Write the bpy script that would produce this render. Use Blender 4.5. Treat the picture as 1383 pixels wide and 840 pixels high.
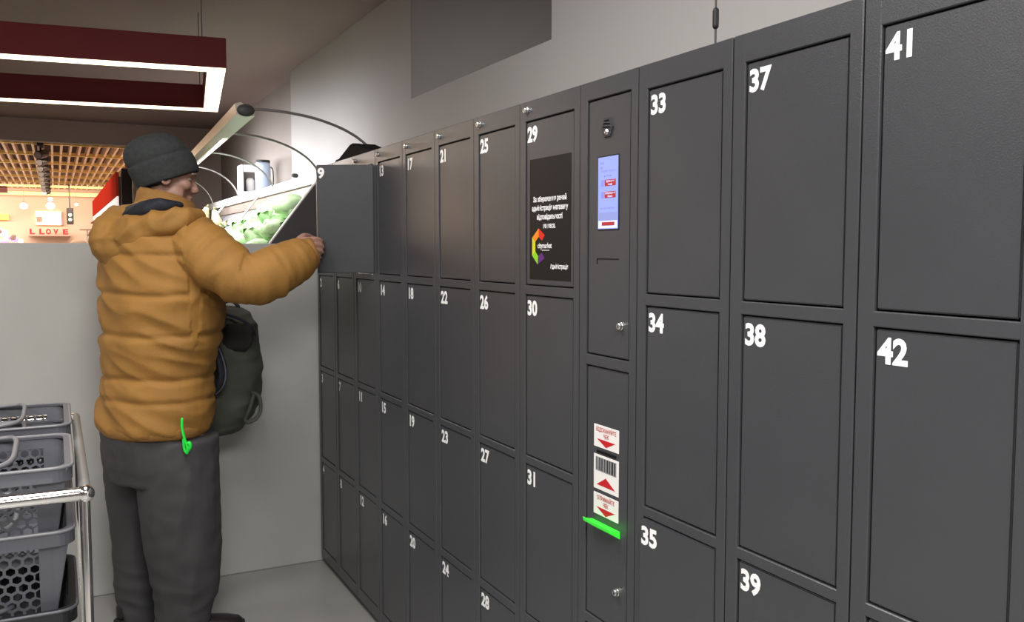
import bpy, bmesh, math, random
from mathutils import Vector, Matrix, noise

# ------------------------------------------------------------------ camera, world, lights, exposure
scene = bpy.context.scene
COL = scene.collection
for o in list(bpy.data.objects):
    bpy.data.objects.remove(o)
YAW, PITCH = 0.4748, -0.0684
CAM = Vector((-1.0444, 0.0, 1.3964))
FPX = 1200.0
cam_d = bpy.data.cameras.new('camera')
cam = bpy.data.objects.new('camera', cam_d)
COL.objects.link(cam)
cam_d.sensor_width = 36.0
cam_d.lens = 36.0 * FPX / 1383.0
cam_d.clip_start = 0.02
cam.location = CAM
cam.rotation_euler = (math.pi / 2 + PITCH, 0, -YAW)
scene.camera = cam

world = bpy.data.worlds.new('world')
scene.world = world
world.use_nodes = True
world.node_tree.nodes['Background'].inputs[0].default_value = (0.93, 0.95, 1.0, 1)
world.node_tree.nodes['Background'].inputs[1].default_value = 0.30


def area(name, loc, size, size_y, power, color=(1, 1, 1), rot=(0, 0, 0), spread=math.pi):
    l = bpy.data.lights.new(name, 'AREA')
    l.shape = 'RECTANGLE'
    l.size = size
    l.size_y = size_y
    l.energy = power
    l.color = color
    l.spread = spread
    o = bpy.data.objects.new(name, l)
    COL.objects.link(o)
    o.location = loc
    o.rotation_euler = rot
    return o


# ceiling panels of the room (outside the frame, behind and beside the camera); added area lights for the shop beyond
area('ceiling_panel_light', (-3.0, 0.6, 2.72), 1.2, 1.2, 62, (1.0, 0.98, 0.95))
area('ceiling_panel_light', (-0.9, -0.8, 2.72), 1.2, 1.2, 118, (1.0, 0.98, 0.95))
area('ceiling_panel_light', (-0.9, 1.9, 2.72), 0.6, 1.2, 34, (1.0, 0.98, 0.95))
area('ceiling_panel_light', (-3.4, 2.6, 2.72), 1.2, 1.2, 34, (1.0, 0.97, 0.94))
area('shop_fill_light', (-3.0, 17.0, 2.62), 7.0, 8.0, 640, (1.0, 0.76, 0.52))  # added warm fill, widened so the locker doors mirror a warm shop
area('shop_wall_fill', (-3.4, 21.0, 2.6), 7.0, 0.5, 190, (1.0, 0.76, 0.58), rot=(0.9, 0, 0))  # added strip brightening the shop's back wall, no fixture of its own

scene.view_settings.view_transform = 'Standard'
scene.view_settings.look = 'None'
scene.view_settings.exposure = 0.10
scene.view_settings.gamma = 1.0
scene.view_settings.use_curve_mapping = False

CY, SY = math.cos(YAW), math.sin(YAW)
CP, SP = math.cos(PITCH), math.sin(PITCH)
FWD = Vector((SY * CP, CY * CP, SP))
RIGHT = Vector((CY, -SY, 0))
UP = RIGHT.cross(FWD)


def ray(px, py):
    return FWD + RIGHT * ((px - 691.5) / FPX) + UP * ((420 - py) / FPX)


def at_y(px, py, y):
    d = ray(px, py)
    return CAM + d * ((y - CAM.y) / d.y)


def at_x(px, py, x):
    d = ray(px, py)
    return CAM + d * ((x - CAM.x) / d.x)


# ------------------------------------------------------------------ materials
def mat(name, color, rough=0.5, metal=0.0, bump=0.0, bscale=40.0, var=0.0, vscale=3.0, emit=None,
        estr=0.0, spec=0.5, stretch=(1, 1, 1), alpha=None, trans=0.0, detail=4.0, coat=0.0):
    m = bpy.data.materials.new(name)
    m.use_nodes = True
    nt = m.node_tree
    b = nt.nodes['Principled BSDF']
    b.inputs['Base Color'].default_value = (*color, 1)
    b.inputs['Roughness'].default_value = rough
    b.inputs['Metallic'].default_value = metal
    b.inputs['Specular IOR Level'].default_value = spec
    b.inputs['Transmission Weight'].default_value = trans
    b.inputs['Coat Weight'].default_value = coat
    if emit:
        b.inputs['Emission Color'].default_value = (*emit, 1)
        b.inputs['Emission Strength'].default_value = estr
    tc = nt.nodes.new('ShaderNodeTexCoord')
    mp = nt.nodes.new('ShaderNodeMapping')
    mp.inputs['Scale'].default_value = stretch
    nt.links.new(tc.outputs['Object'], mp.inputs[0])
    if var > 0:
        n = nt.nodes.new('ShaderNodeTexNoise')
        n.inputs['Scale'].default_value = vscale
        n.inputs['Detail'].default_value = detail
        nt.links.new(mp.outputs[0], n.inputs['Vector'])
        r = nt.nodes.new('ShaderNodeValToRGB')
        r.color_ramp.elements[0].position = 0.3
        r.color_ramp.elements[1].position = 0.7
        r.color_ramp.elements[0].color = (*[c * (1 - var) for c in color], 1)
        r.color_ramp.elements[1].color = (*[min(1, c * (1 + var)) for c in color], 1)
        nt.links.new(n.outputs['Fac'], r.inputs[0])
        nt.links.new(r.outputs[0], b.inputs['Base Color'])
    if bump > 0:
        n2 = nt.nodes.new('ShaderNodeTexNoise')
        n2.inputs['Scale'].default_value = bscale
        n2.inputs['Detail'].default_value = 3
        nt.links.new(mp.outputs[0], n2.inputs['Vector'])
        bp = nt.nodes.new('ShaderNodeBump')
        bp.inputs['Strength'].default_value = bump
        bp.inputs['Distance'].default_value = 0.005
        nt.links.new(n2.outputs['Fac'], bp.inputs['Height'])
        nt.links.new(bp.outputs[0], b.inputs['Normal'])
    return m


M = dict(
    steel=mat('powder_coated_steel', (0.053, 0.054, 0.060), 0.29, bump=0.10, bscale=420, var=0.04, vscale=6, spec=0.5),
    inside=mat('cabinet_inside', (0.03, 0.03, 0.033), 0.6, var=0.1),
    gap=mat('rubber_gap', (0.01, 0.01, 0.01), 0.9, var=0.1, spec=.1),
    white=mat('white_vinyl', (0.9, 0.9, 0.9), 0.4, emit=(1, 1, 1), estr=0.0, var=0.01),
    chrome=mat('chrome', (0.85, 0.84, 0.82), 0.12, 1.0, var=0.02),
    lockm=mat('nickel_lock', (0.75, 0.75, 0.74), 0.25, 1.0, var=0.02),
    wall=mat('painted_wall', (0.49, 0.475, 0.462), 0.85, bump=0.05, bscale=90, var=0.03, vscale=1.5),
    partition=mat('grey_plaster_panel', (0.47, 0.47, 0.445), 0.5, bump=0.06, bscale=60, var=0.07, vscale=2.2),
    floor=mat('grey_floor', (0.33, 0.325, 0.31), 0.3, bump=0.04, bscale=30, var=0.10, vscale=2.5),
    ceiling=mat('taupe_ceiling', (0.30, 0.225, 0.21), 0.9, bump=0.05, bscale=50, var=0.05, vscale=1),
    brown=mat('brown_soffit', (0.30, 0.235, 0.205), 0.8, bump=0.05, var=0.05),
    red=mat('red_metal', (0.105, 0.004, 0.005), 0.6, var=0.05, spec=.25),
    led=mat('lamp_diffuser', (1, 0.9, 0.75), 0.5, emit=(1.0, 0.80, 0.55), estr=3.2),
    black=mat('black_plastic', (0.012, 0.012, 0.014), 0.4, var=0.1),
    poster=mat('poster_film', (0.011, 0.010, 0.010), 0.5, spec=.25, var=0.1, vscale=2),
    wire=mat('dark_wire', (0.05, 0.05, 0.05), 0.5, var=0.1),
)


# ------------------------------------------------------------------ helpers
def new_obj(name, bm, material, parent=None, smooth=False, loc=None):
    me = bpy.data.meshes.new(name)
    bmesh.ops.recalc_face_normals(bm, faces=bm.faces)
    bm.to_mesh(me)
    bm.free()
    if material:
        me.materials.append(material)
    if smooth:
        for p in me.polygons:
            p.use_smooth = True
    o = bpy.data.objects.new(name, me)
    COL.objects.link(o)
    if parent:
        o.parent = parent
    if loc is not None:
        o.location = loc
    return o


def thing(name, label, cat, loc=(0, 0, 0), rz=0.0, group=None):
    o = bpy.data.objects.new(name, None)
    o.empty_display_size = 0.05
    COL.objects.link(o)
    o.location = loc
    o.rotation_euler = (0, 0, rz)
    tag(o, label, cat, group)
    return o


def tag(o, label, cat, group=None):
    o['label'] = label
    o['category'] = cat
    if group:
        o['group'] = group
    return o


def struct(name, bm, material, smooth=False):
    o = new_obj(name, bm, material, None, smooth)
    o['kind'] = 'structure'
    return o


def box(bm, a, b, bevel=0.0, seg=1, mtx=None):
    x0, x1 = sorted((a[0], b[0]))
    y0, y1 = sorted((a[1], b[1]))
    z0, z1 = sorted((a[2], b[2]))
    t = bmesh.new()
    bmesh.ops.create_cube(t, size=1)
    for v in t.verts:
        v.co = Vector(((v.co.x + .5) * (x1 - x0) + x0, (v.co.y + .5) * (y1 - y0) + y0, (v.co.z + .5) * (z1 - z0) + z0))
    if bevel:
        bmesh.ops.bevel(t, geom=list(t.edges), offset=bevel, segments=seg, affect='EDGES')
    if mtx:
        t.transform(mtx)
    merge(bm, t)
    return bm


def merge(bm, t):
    me = bpy.data.meshes.new('tmp')
    t.to_mesh(me)
    t.free()
    bm.from_mesh(me)
    bpy.data.meshes.remove(me)


def boxm(a, b, bevel=0.0, seg=1, mtx=None):
    return box(bmesh.new(), a, b, bevel, seg, mtx)


def loft(bm, rings, n=28, power=2.0, caps=True):
    """rings: (center, u, v) with u, v the half axes as vectors"""
    prev = None
    first = None
    for (c, u, v) in rings:
        c, u, v = Vector(c), Vector(u), Vector(v)
        vs = []
        for i in range(n):
            a = 2 * math.pi * i / n
            ca, sa = math.cos(a), math.sin(a)
            if power != 2.0:
                ca = math.copysign(abs(ca) ** (2 / power), ca)
                sa = math.copysign(abs(sa) ** (2 / power), sa)
            vs.append(bm.verts.new(c + u * ca + v * sa))
        if prev:
            for i in range(n):
                bm.faces.new((prev[i], prev[(i + 1) % n], vs[(i + 1) % n], vs[i]))
        else:
            first = vs
        prev = vs
    if caps:
        bm.faces.new(list(reversed(first)))
        bm.faces.new(prev)
    return bm


def tube(bm, pts, radii, n=14, flat=1.0, round_ends=True, closed=False):
    pts = [Vector(p) for p in pts]
    if not hasattr(radii, '__len__'):
        radii = [radii] * len(pts)
    if round_ends and not closed:
        d0 = (pts[0] - pts[1]).normalized()
        d1 = (pts[-1] - pts[-2]).normalized()
        r0, r1 = radii[0], radii[-1]
        head = [(pts[0] + d0 * r0 * math.sin(a), r0 * math.cos(a)) for a in (1.35, 1.0, 0.5)]
        tail = [(pts[-1] + d1 * r1 * math.sin(a), r1 * math.cos(a)) for a in (0.5, 1.0, 1.35)]
        pts = [p for p, _ in head] + pts + [p for p, _ in tail]
        radii = [r for _, r in head] + list(radii) + [r for _, r in tail]
    T = []
    L = len(pts)
    for i in range(L):
        if closed:
            d = pts[(i + 1) % L] - pts[i - 1]
        else:
            d = pts[min(i + 1, L - 1)] - pts[max(i - 1, 0)]
        T.append(d.normalized())
    ref = Vector((0, 0, 1)) if abs(T[0].z) < 0.9 else Vector((1, 0, 0))
    u = T[0].cross(ref).normalized()
    rings = []
    for i in range(L):
        u = (u - T[i] * u.dot(T[i])).normalized()
        w = T[i].cross(u)
        rings.append((pts[i], u * radii[i], w * radii[i] * flat))
    if closed:
        prev = None
        first = None
        for (c, uu, vv) in rings:
            vs = [bm.verts.new(c + uu * math.cos(2 * math.pi * i / n) + vv * math.sin(2 * math.pi * i / n)) for i in range(n)]
            if prev:
                for i in range(n):
                    bm.faces.new((prev[i], prev[(i + 1) % n], vs[(i + 1) % n], vs[i]))
            else:
                first = vs
            prev = vs
        for i in range(n):
            bm.faces.new((prev[i], prev[(i + 1) % n], first[(i + 1) % n], first[i]))
    else:
        loft(bm, rings, n)
    return bm


def smooth_path(pts, k=6):
    """Catmull-Rom through pts (tuples of any length)"""
    P = [tuple(p) for p in pts]
    out = []
    for i in range(len(P) - 1):
        p0 = P[max(i - 1, 0)]
        p1, p2 = P[i], P[i + 1]
        p3 = P[min(i + 2, len(P) - 1)]
        for j in range(k):
            t = j / k
            out.append(tuple(0.5 * (2 * b + (c - a) * t + (2 * a - 5 * b + 4 * c - d) * t * t + (3 * b - a - 3 * c + d) * t ** 3)
                             for a, b, c, d in zip(p0, p1, p2, p3)))
    out.append(P[-1])
    return out


def ball(bm, c, r, rot=None, seg=24):
    t = bmesh.new()
    bmesh.ops.create_uvsphere(t, u_segments=seg, v_segments=max(8, seg // 2), radius=1)
    m = Matrix.Diagonal((*r, 1))
    if rot is not None:
        m = rot.to_4x4() @ m
    m = Matrix.Translation(c) @ m
    t.transform(m)
    merge(bm, t)
    return bm


def remesh(bm, voxel, smooth_it=0, name='tmp'):
    """voxel union of closed shells; returns a bmesh"""
    me = bpy.data.meshes.new(name)
    bmesh.ops.recalc_face_normals(bm, faces=bm.faces)
    bm.to_mesh(me)
    bm.free()
    o = bpy.data.objects.new(name, me)
    COL.objects.link(o)
    md = o.modifiers.new('r', 'REMESH')
    md.mode = 'VOXEL'
    md.voxel_size = voxel
    if smooth_it:
        s = o.modifiers.new('s', 'SMOOTH')
        s.iterations = smooth_it
        s.factor = 0.5
    dg = bpy.context.evaluated_depsgraph_get()
    dg.update()
    ev = o.evaluated_get(dg)
    me2 = bpy.data.meshes.new_from_object(ev)
    bpy.data.objects.remove(o)
    out = bmesh.new()
    out.from_mesh(me2)
    bpy.data.meshes.remove(me)
    bpy.data.meshes.remove(me2)
    return out


def displace(bm, fn):
    bm.normal_update()
    d = [fn(v.co, v.normal) for v in bm.verts]
    for v, k in zip(bm.verts, d):
        v.co += v.normal * k
    return bm


def text_bm(s, size, bold=0.0, xs=1.0, align='LEFT', depth=0.0, font_scale=1.0):
    cu = bpy.data.curves.new('t', 'FONT')
    cu.body = s
    cu.size = size
    cu.align_x = align
    cu.offset = bold
    cu.extrude = depth
    cu.resolution_u = 3
    o = bpy.data.objects.new('t', cu)
    COL.objects.link(o)
    dg = bpy.context.evaluated_depsgraph_get()
    dg.update()
    me = bpy.data.meshes.new_from_object(o.evaluated_get(dg))
    bpy.data.objects.remove(o)
    bpy.data.curves.remove(cu)
    bm = bmesh.new()
    bm.from_mesh(me)
    bpy.data.meshes.remove(me)
    for v in bm.verts:
        v.co.x *= xs
    return bm


FACE = Matrix(((0, 0, -1, 0), (-1, 0, 0, 0), (0, 1, 0, 0), (0, 0, 0, 1)))   # text plane facing -X


def on_front(bm, x, y, z, name, material, parent):
    bm.transform(Matrix.Translation((x, y, z)) @ FACE)
    return new_obj(name, bm, material, parent)


# ------------------------------------------------------------------ setting
WALL_X, CEIL = 0.60, 2.75
PART_Y = 3.965
FLOOR = -0.03
struct('floor', boxm((-7, -5, FLOOR - .1), (4, 27, FLOOR)), M['floor'])
struct('ceiling', boxm((-7, -5, CEIL), (2.2, 10.5, CEIL + .1)), M['ceiling'])
# wall behind the lockers, with the recess in its upper part
NY0, NY1, NZ = 2.882, 4.222, 2.167
bm = bmesh.new()
box(bm, (WALL_X, -5, FLOOR), (WALL_X + .12, NY0, CEIL))
box(bm, (WALL_X, NY0, FLOOR), (WALL_X + .12, 6.9, NZ))
box(bm, (WALL_X, NY1 + .1, NZ), (WALL_X + .12, 6.9, CEIL))
box(bm, (WALL_X + .1, NY0 - .1, NZ - .1), (WALL_X + 1.1, NY1 + .35, NZ))
box(bm, (WALL_X + .1, NY0 - .1, NZ), (WALL_X + 1.1, NY0, CEIL))
pv = [(WALL_X + .95, NY0 - .05), (WALL_X + 1.03, NY0 - .05), (WALL_X + .09, NY1 + .2), (WALL_X + .004, NY1 + .101)]
va = [bm.verts.new((x, y, NZ - .05)) for x, y in pv]
vb = [bm.verts.new((x, y, CEIL)) for x, y in pv]
bm.faces.new(va)
bm.faces.new(list(reversed(vb)))
for i in range(4):
    bm.faces.new((va[i], va[(i + 1) % 4], vb[(i + 1) % 4], vb[i]))
struct('wall_right', bm, M['wall'])
struct('wall_right_far', boxm((WALL_X + .06, 6.9, FLOOR), (WALL_X + .18, 10.6, CEIL)), mat('taupe_wall', (0.33, 0.29, 0.265), .85, var=.04))
struct('wall_left', boxm((-7.1, -5, FLOOR), (-7, 27, 3.4)), M['wall'])
struct('wall_near', boxm((-7, -5.1, FLOOR), (WALL_X + .1, -5, CEIL)), M['wall'])
# low partition behind the man
struct('wall_partition', boxm((-6.0, PART_Y, FLOOR), (WALL_X - .01, PART_Y + .12, 1.425), 0.004), M['partition'])
# soffit and pier at the mouth of the shop
ox = at_y(178, 192, 10.5).x
bm = bmesh.new()
box(bm, (-7, 10.5, 2.52), (ox, 10.62, 3.1))
box(bm, (ox, 10.5, FLOOR), (WALL_X + .2, 10.62, 3.1))
struct('wall_far', bm, mat('soffit_paint', (0.48, 0.385, 0.335), .85, var=.04))
struct('wall_shop_back', boxm((-7, 22.6, FLOOR), (2.2, 22.7, 3.4)), mat('shop_wall_paint', (0.55, 0.42, 0.36), 0.8, var=0.08, vscale=1))
struct('wall_shop_right', boxm((1.2, 10.6, FLOOR), (1.3, 22.7, 3.4)), M['brown'])
struct('ceiling_shop', boxm((-7, 10.6, 3.2), (2.2, 22.7, 3.3)), mat('dark_shop_ceiling', (0.09, 0.05, 0.04), 0.9, var=0.1))

# ------------------------------------------------------------------ lockers
WID = [('41', .274), ('37', .2777), ('33', .2777), ('T', .2211), ('29', .2883), ('25', .2738), ('21', .285),
       ('17', .2853), ('13', .2852), ('9', .273), ('5', .273), ('1', .273)]
T = [(1.7116, 1.309), (1.2864, 0.8792), (0.8588, 0.468), (0.445, 0.045)]
INL, INR, DEPTH, TOPZ = .0307, .0255, .45, 1.76


def cabinet(w, spans, root, g=0.0015):
    """body of one column; local y runs 0 (far side) to -w (near side); x 0 = front"""
    bm = bmesh.new()
    yl, yr = -INL, -w + INR
    bv = 0.0015
    box(bm, (0, -g, 0), (.025, yl, TOPZ), bv)                    # far stile
    box(bm, (0, yr, 0), (.025, -w + g, TOPZ), bv)                # near stile
    zs = [TOPZ] + [z for s in spans for z in s] + [0.0]
    for i in range(0, len(zs), 2):
        box(bm, (0.0003, yl + .004, zs[i + 1]), (.0247, yr - .004, zs[i]), bv)
    box(bm, (.02, -g, 0), (DEPTH, -g - .004, TOPZ))
    box(bm, (.02, -w + g, 0), (DEPTH, -w + g + .004, TOPZ))
    box(bm, (.02, -g, TOPZ - .004), (DEPTH, -w + g, TOPZ))
    box(bm, (DEPTH - .004, -g, 0), (DEPTH, -w + g, TOPZ))
    for s in spans:
        box(bm, (.02, -g, s[1] - .008), (DEPTH, -w + g, s[1] - .004))
        box(bm, (.02, -g, s[0] + .004), (DEPTH, -w + g, s[0] + .008))
    o = new_obj('cabinet_frame', bm, M['steel'], root)
    pb = boxm((.04, -g - .01, FLOOR), (DEPTH - .02, -w + g + .01, 0.002))
    new_obj('plinth', pb, M['gap'], root)
    return o


def make_door(w, zt, zb, root, ang=0.0, name='door', hollow=True):
    """door leaf hinged at its near edge; object origin on the hinge"""
    G = .0028
    yl, yr = -INL - G, -w + INR + G
    hinge = Vector((.003, yr, 0))
    bm = boxm((0, yl - yr, zb + G), (.016, 0, zt - G), 0.002, 2)
    d = new_obj(name, bm, M['steel'], root, loc=hinge)
    d.rotation_euler = (0, 0, ang)
    return d, yl - yr


def number(s, door, yoff, zt, size=.0365):
    bm = text_bm(s, size * 1.37, bold=size * 0.055, xs=1.0)
    bm2 = on_front(bm, -0.0006, yoff - .001, zt - .0135 - size, 'number', M['white'], door)
    return bm2


def lock(parent, y, z, name='lock', x=0.0):
    bm = bmesh.new()
    R = Matrix.Rotation(-math.pi / 2, 3, 'Y')
    prof = [(0, .0085), (.003, .0088), (.004, .0075), (.009, .0072), (.0105, .006), (.0107, .0025)]
    rings = [((x - p, y, z), (0, r, 0), (0, 0, r)) for p, r in prof]
    loft(bm, rings, 20)
    o = new_obj(name, bm, M['lockm'], parent, smooth=False)
    k = boxm((x - .0112, y - .0008, z - .003), (x - .0100, y + .0008, z + .003))
    new_obj('keyhole', k, M['black'], o)
    return o


names_col = {'41': 'nearest column of the row, doors 41 to 43', '37': 'second column from the near end, doors 37 to 39',
             '33': 'column right of the touchscreen terminal, doors 33 to 35',
             '29': 'column with the black poster on its top door 29', '25': 'column directly left of the poster column',
             '21': 'column second to the left of the poster column', '17': 'column third to the left of the poster column', '13': 'column with doors 13 to 16, beside the open door',
             '9': 'column whose top door 9 stands open', '5': 'column behind the open door, doors 6 to 8',
             '1': 'farthest column against the grey partition'}
ynear = .652
ycur = ynear
colY = {}
for cname, w in WID:
    yfar = ycur + w
    colY[cname] = (ycur, yfar)
    loc = (0, yfar, 0)
    if cname != 'T':
        root = thing('locker_cabinet', 'dark grey steel locker ' + names_col[cname], 'locker', loc, 0, 'locker columns along the wall')
        cabinet(w, T, root)
        for r, (zt, zb) in enumerate(T):
            n = int(cname) + r
            a = 0.0
            if n == 9:
                a = math.radians(60)
            elif n == 35:
                a = math.radians(3.6)
            elif n == 26:
                a = math.radians(0.5)
            d, yo = make_door(w, zt, zb, root, a)
            if n == 9:
                d['label'] = 'dark grey locker door numbered 9 swung open'
            if n == 35:
                d['label'] = 'locker door numbered 35 standing slightly ajar'
            number(str(n), d, yo - .004, zt)
            if n == 29:
                # black poster
                W_, H_ = .196, .292
                zc = 1.325
                yL = 1.940 - (yfar - w + INR + .0028)
                po = new_obj('poster', boxm((-.0008, yL - W_, zc), (0, yL, zc + H_)), M['poster'], d)
                po['label'] = 'black poster with white lettering and a rainbow hexagon logo'
                yc = yL - W_ / 2
                for k, line in enumerate(['За збереження речей', 'адміністрація магазину', 'відповідальності', 'не несе.']):
                    b = text_bm(line, .0172, bold=.0005, xs=.88, align='CENTER')
                    on_front(b, -.0012, yc, zc + .188 - k * .0213, 'poster_text', M['white'], po)
                b = text_bm('Адміністрація', .0150, bold=.0004, xs=.82, align='RIGHT')
                on_front(b, -.0012, yL - W_ + .010, zc + .028, 'poster_text', M['white'], po)
                b = text_bm('citymarket', .0185, bold=.0003, xs=.86, align='LEFT')
                on_front(b, -.0013, yL - .041, zc + .0765, 'logo_text', M['white'], po)
                b = bmesh.new()
                box(b, (-.0012, yL - .098, zc + .0705), (-.0009, yL - .062, zc + .0718))
                new_obj('logo_underline', b, M['white'], po)
                cols = [(0.62, 0.02, 0.01), (0.85, 0.25, 0.01), (0.62, 0.62, 0.02), (0.25, 0.6, 0.02), (0.10, 0.02, 0.17)]
                cx, cz, ro, ri = yL - .046, zc + .080, .044, .0235
                hexp = lambda rr, a: (cx - rr * math.cos(a) * .86, cz + rr * math.sin(a))
                segs = [(math.radians(38), math.radians(90)), (math.radians(90), math.radians(150)),
                        (math.radians(150), math.radians(210)), (math.radians(210), math.radians(262)), (math.radians(262), math.radians(320))]
                for (a0, a1), c in zip(segs, cols):
                    b = bmesh.new()
                    q = [hexp(ro, a0), hexp(ro, a1), hexp(ri, a1), hexp(ri, a0)]
                    b.faces.new([b.verts.new((-.0011, p[0], p[1])) for p in q])
                    ext = bmesh.ops.extrude_face_region(b, geom=list(b.faces))
                    for v in [e for e in ext['geom'] if isinstance(e, bmesh.types.BMVert)]:
                        v.co.x += .0004
                    new_obj('logo_segment', b, mat('logo_colour', c, 0.4, var=0.05), po)
        if cname in ('29', '25', '21', '17', '13', '9', '5', '1'):
            lock(root, -INL - .012, 1.738)
    else:
        root = thing('locker_terminal', 'dark grey locker control column with touchscreen, stickers and green slot', 'locker terminal', loc)
        TS = [(1.720, 1.167), (1.1435, 0.580), (0.558, 0.045)]
        cabinet(w, TS, root)
        doors = []
        for r, (zt, zb) in enumerate(TS):
            d, yo = make_door(w, zt, zb, root)
            doors.append(d)
        hy = yfar - w + INR + .0028
        D0, D1 = doors[0], doors[1]
        # pressed line of the slot door
        b = bmesh.new()
        box(b, (-.0008, 1.633 - hy, 1.3765), (.0002, 1.550 - hy, 1.3785))
        box(b, (-.0008, 1.634 - hy, 1.366), (.0002, 1.632 - hy, 1.3785))
        new_obj('pressed_line', b, M['gap'], D0)
        # hexagon camera window
        b = bmesh.new()
        rings = []
        for x, rr in ((-.0002, .024), (-.004, .0225), (-.004, .018), (-.001, .016)):
            rings.append(((x, 1.594 - hy, 1.655), (0, rr * .92, 0), (0, 0, rr)))
        loft(b, rings, 6)
        hx = new_obj('hexagonal_camera_window', b, M['inside'], D0)
        b = bmesh.new()
        for q in range(4):
            tube(b, [(-.003, 1.608 - hy, 1.666 - q * .007), (-.003, 1.580 - hy, 1.663 - q * .007)], .0012, 6)
        new_obj('grille', b, M['steel'], hx)
        b = bmesh.new()
        ball(b, (-.004, 1.594 - hy, 1.645), (.004, .007, .007), seg=14)
        new_obj('lens', b, M['lockm'], hx)
        # screen
        y0, y1, z0, z1 = 1.6285 - hy, 1.5525 - hy, 1.4415, 1.5935
        bz = new_obj('screen_bezel', boxm((-.0012, y0 + .003, z0 - .003), (.001, y1 - .003, z1 + .003), .0005), M['black'], D0)
        scr = mat('screen_glow', (0.08, 0.10, 0.25), 0.3, emit=(0.33, 0.40, 0.90), estr=0.85)
        sc = new_obj('touchscreen', boxm((-.0018, y0, z0), (-.001, y1, z1)), scr, D0)
        sc['label'] = 'glowing pale blue touchscreen'
        sgrey = mat('screen_grey', (0.08, 0.08, 0.2), 0.3, emit=(0.30, 0.36, 0.70), estr=0.8)
        swht = mat('screen_white', (0.2, 0.2, 0.3), 0.3, emit=(0.65, 0.70, 1.0), estr=1.0)
        sred = mat('screen_red', (0.3, 0.02, 0.02), 0.3, emit=(0.16, 0.015, 0.02), estr=1.0)
        stxt = mat('screen_text', (0.2, 0.2, 0.5), 0.3, emit=(0.12, 0.13, 0.40), estr=0.8)
        H = z1 - z0
        new_obj('screen_panel', boxm((-.0021, y0 - .004, z0 + .12 * H), (-.0017, y1 + .002, z0 + .23 * H)), sgrey, sc)
        new_obj('screen_panel', boxm((-.0021, y0 - .002, z0 + .01 * H), (-.0017, y1 + .002, z0 + .115 * H)), swht, sc)
        for zz in (.60, .435):
            bt = new_obj('screen_button', boxm((-.0024, y0 - .026, z0 + zz * H - .001), (-.0019, y1 + .008, z0 + zz * H + .0125), .0003), sred, sc)
            new_obj('button_icon', boxm((-.0024, y0 - .012, z0 + zz * H - .001), (-.0019, y0 - .024, z0 + zz * H + .0125), .0003), stxt, sc)
            for k, tline in enumerate(('Здати речі', 'сюди') if zz == .60 else ('Забрати речі', 'звідси')):
                b = text_bm(tline, .0062, bold=.0001, align='CENTER')
                on_front(b, -.0026, (y0 + y1) / 2 - .009, z0 + zz * H + .0072 - k * .0065, 'button_text', swht, sc)
        new_obj('screen_button', boxm((-.0026, y0 - .016, z0 + .045 * H), (-.0019, y1 + .012, z0 + .095 * H), .0003), sred, sc)
        for k, (s_, zz, sz) in enumerate((('Оберіть послугу', .79, .0072), ('на екрані', .725, .0066), ('Інструкція користувача', .28, .005))):
            b = text_bm(s_, sz, bold=.00008, align='CENTER')
            on_front(b, -.0024, (y0 + y1) / 2, z0 + zz * H, 'screen_text', stxt, sc)
        for zz, ww in ((.90, .014), (.84, .009)):
            new_obj('screen_mark', boxm((-.0022, y0 - .008, z0 + zz * H), (-.0018, y0 - .008 - ww, z0 + (zz + .03) * H)), stxt, sc)
        lock(D0, 1.537 - hy, 1.238)
        lock(D1, 1.543 - hy, 0.668)
        # stickers
        sred2 = mat('sticker_red', (0.55, 0.012, 0.02), 0.4, var=0.03)
        swh2 = mat('sticker_white', (0.85, 0.82, 0.80), 0.4, var=0.02)
        yA, yB = 1.640 - hy, 1.543 - hy

        def tri(up, zc, h, par):
            b = bmesh.new()
            ym = (yA + yB) / 2
            s_ = .036
            q = [(ym + s_, zc), (ym - s_, zc), (ym, zc - h)] if not up else [(ym + s_, zc - h), (ym - s_, zc - h), (ym, zc)]
            f = b.faces.new([b.verts.new((-.0014, p[0], p[1])) for p in q])
            ext = bmesh.ops.extrude_face_region(b, geom=[f])
            for v in [e for e in ext['geom'] if isinstance(e, bmesh.types.BMVert)]:
                v.co.x += .0005
            new_obj('arrow', b, sred2, par)

        for (zt, zb, lines, kind) in ((1.016, .9665, ('ВІДСКАНУЙТЕ', 'ЧЕК'), 0), (.950, .873, (), 1), (.8645, .8165, ('ОТРИМАЙТЕ', 'ЧЕК'), 0)):
            st = new_obj('sticker', boxm((-.001, yB, zb), (0, yA, zt), .0003), swh2, D1)
            st['label'] = 'white sticker with barcode and red arrow up' if kind else 'white sticker with red lettering and arrow down'
            if kind == 0:
                for k, ln in enumerate(lines):
                    b = text_bm(ln, .0125, bold=.0002, xs=.86, align='CENTER')
                    on_front(b, -.0014, (yA + yB) / 2, zt - .014 - k * .0125, 'sticker_text', sred2, st)
                tri(False, zt - .031, .015, st)
            else:
                random.seed(4)
                yy = yA - .010
                q = 0
                new_obj('barcode_field', boxm((-.0013, yB + .008, zt - .036), (-.0009, yA - .008, zt - .005)), mat('barcode_grey', (0.35, 0.35, 0.36), .4, var=.05), st)
                b = bmesh.new()
                while yy > yB + .012:
                    wd = random.choice((.0015, .003, .005))
                    if q % 2 == 0:
                        box(b, (-.0016, yy - wd, zt - .034), (-.0012, yy, zt - .006))
                    yy -= wd
                    q += 1
                new_obj('barcode', b, M['black'], st)
                tri(True, zb + .030, .020, st)
        # dark ticket slot and the green tray
        new_obj('scanner_slot', boxm((-.002, yA - .012, .9545), (.0, yB + .01, .960), .0006), M['gap'], D1)
        green = mat('green_lit_plastic', (0.05, 0.75, 0.05), 0.25, emit=(0.03, 0.75, 0.03), estr=0.42, var=.03)
        b = bmesh.new()
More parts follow.
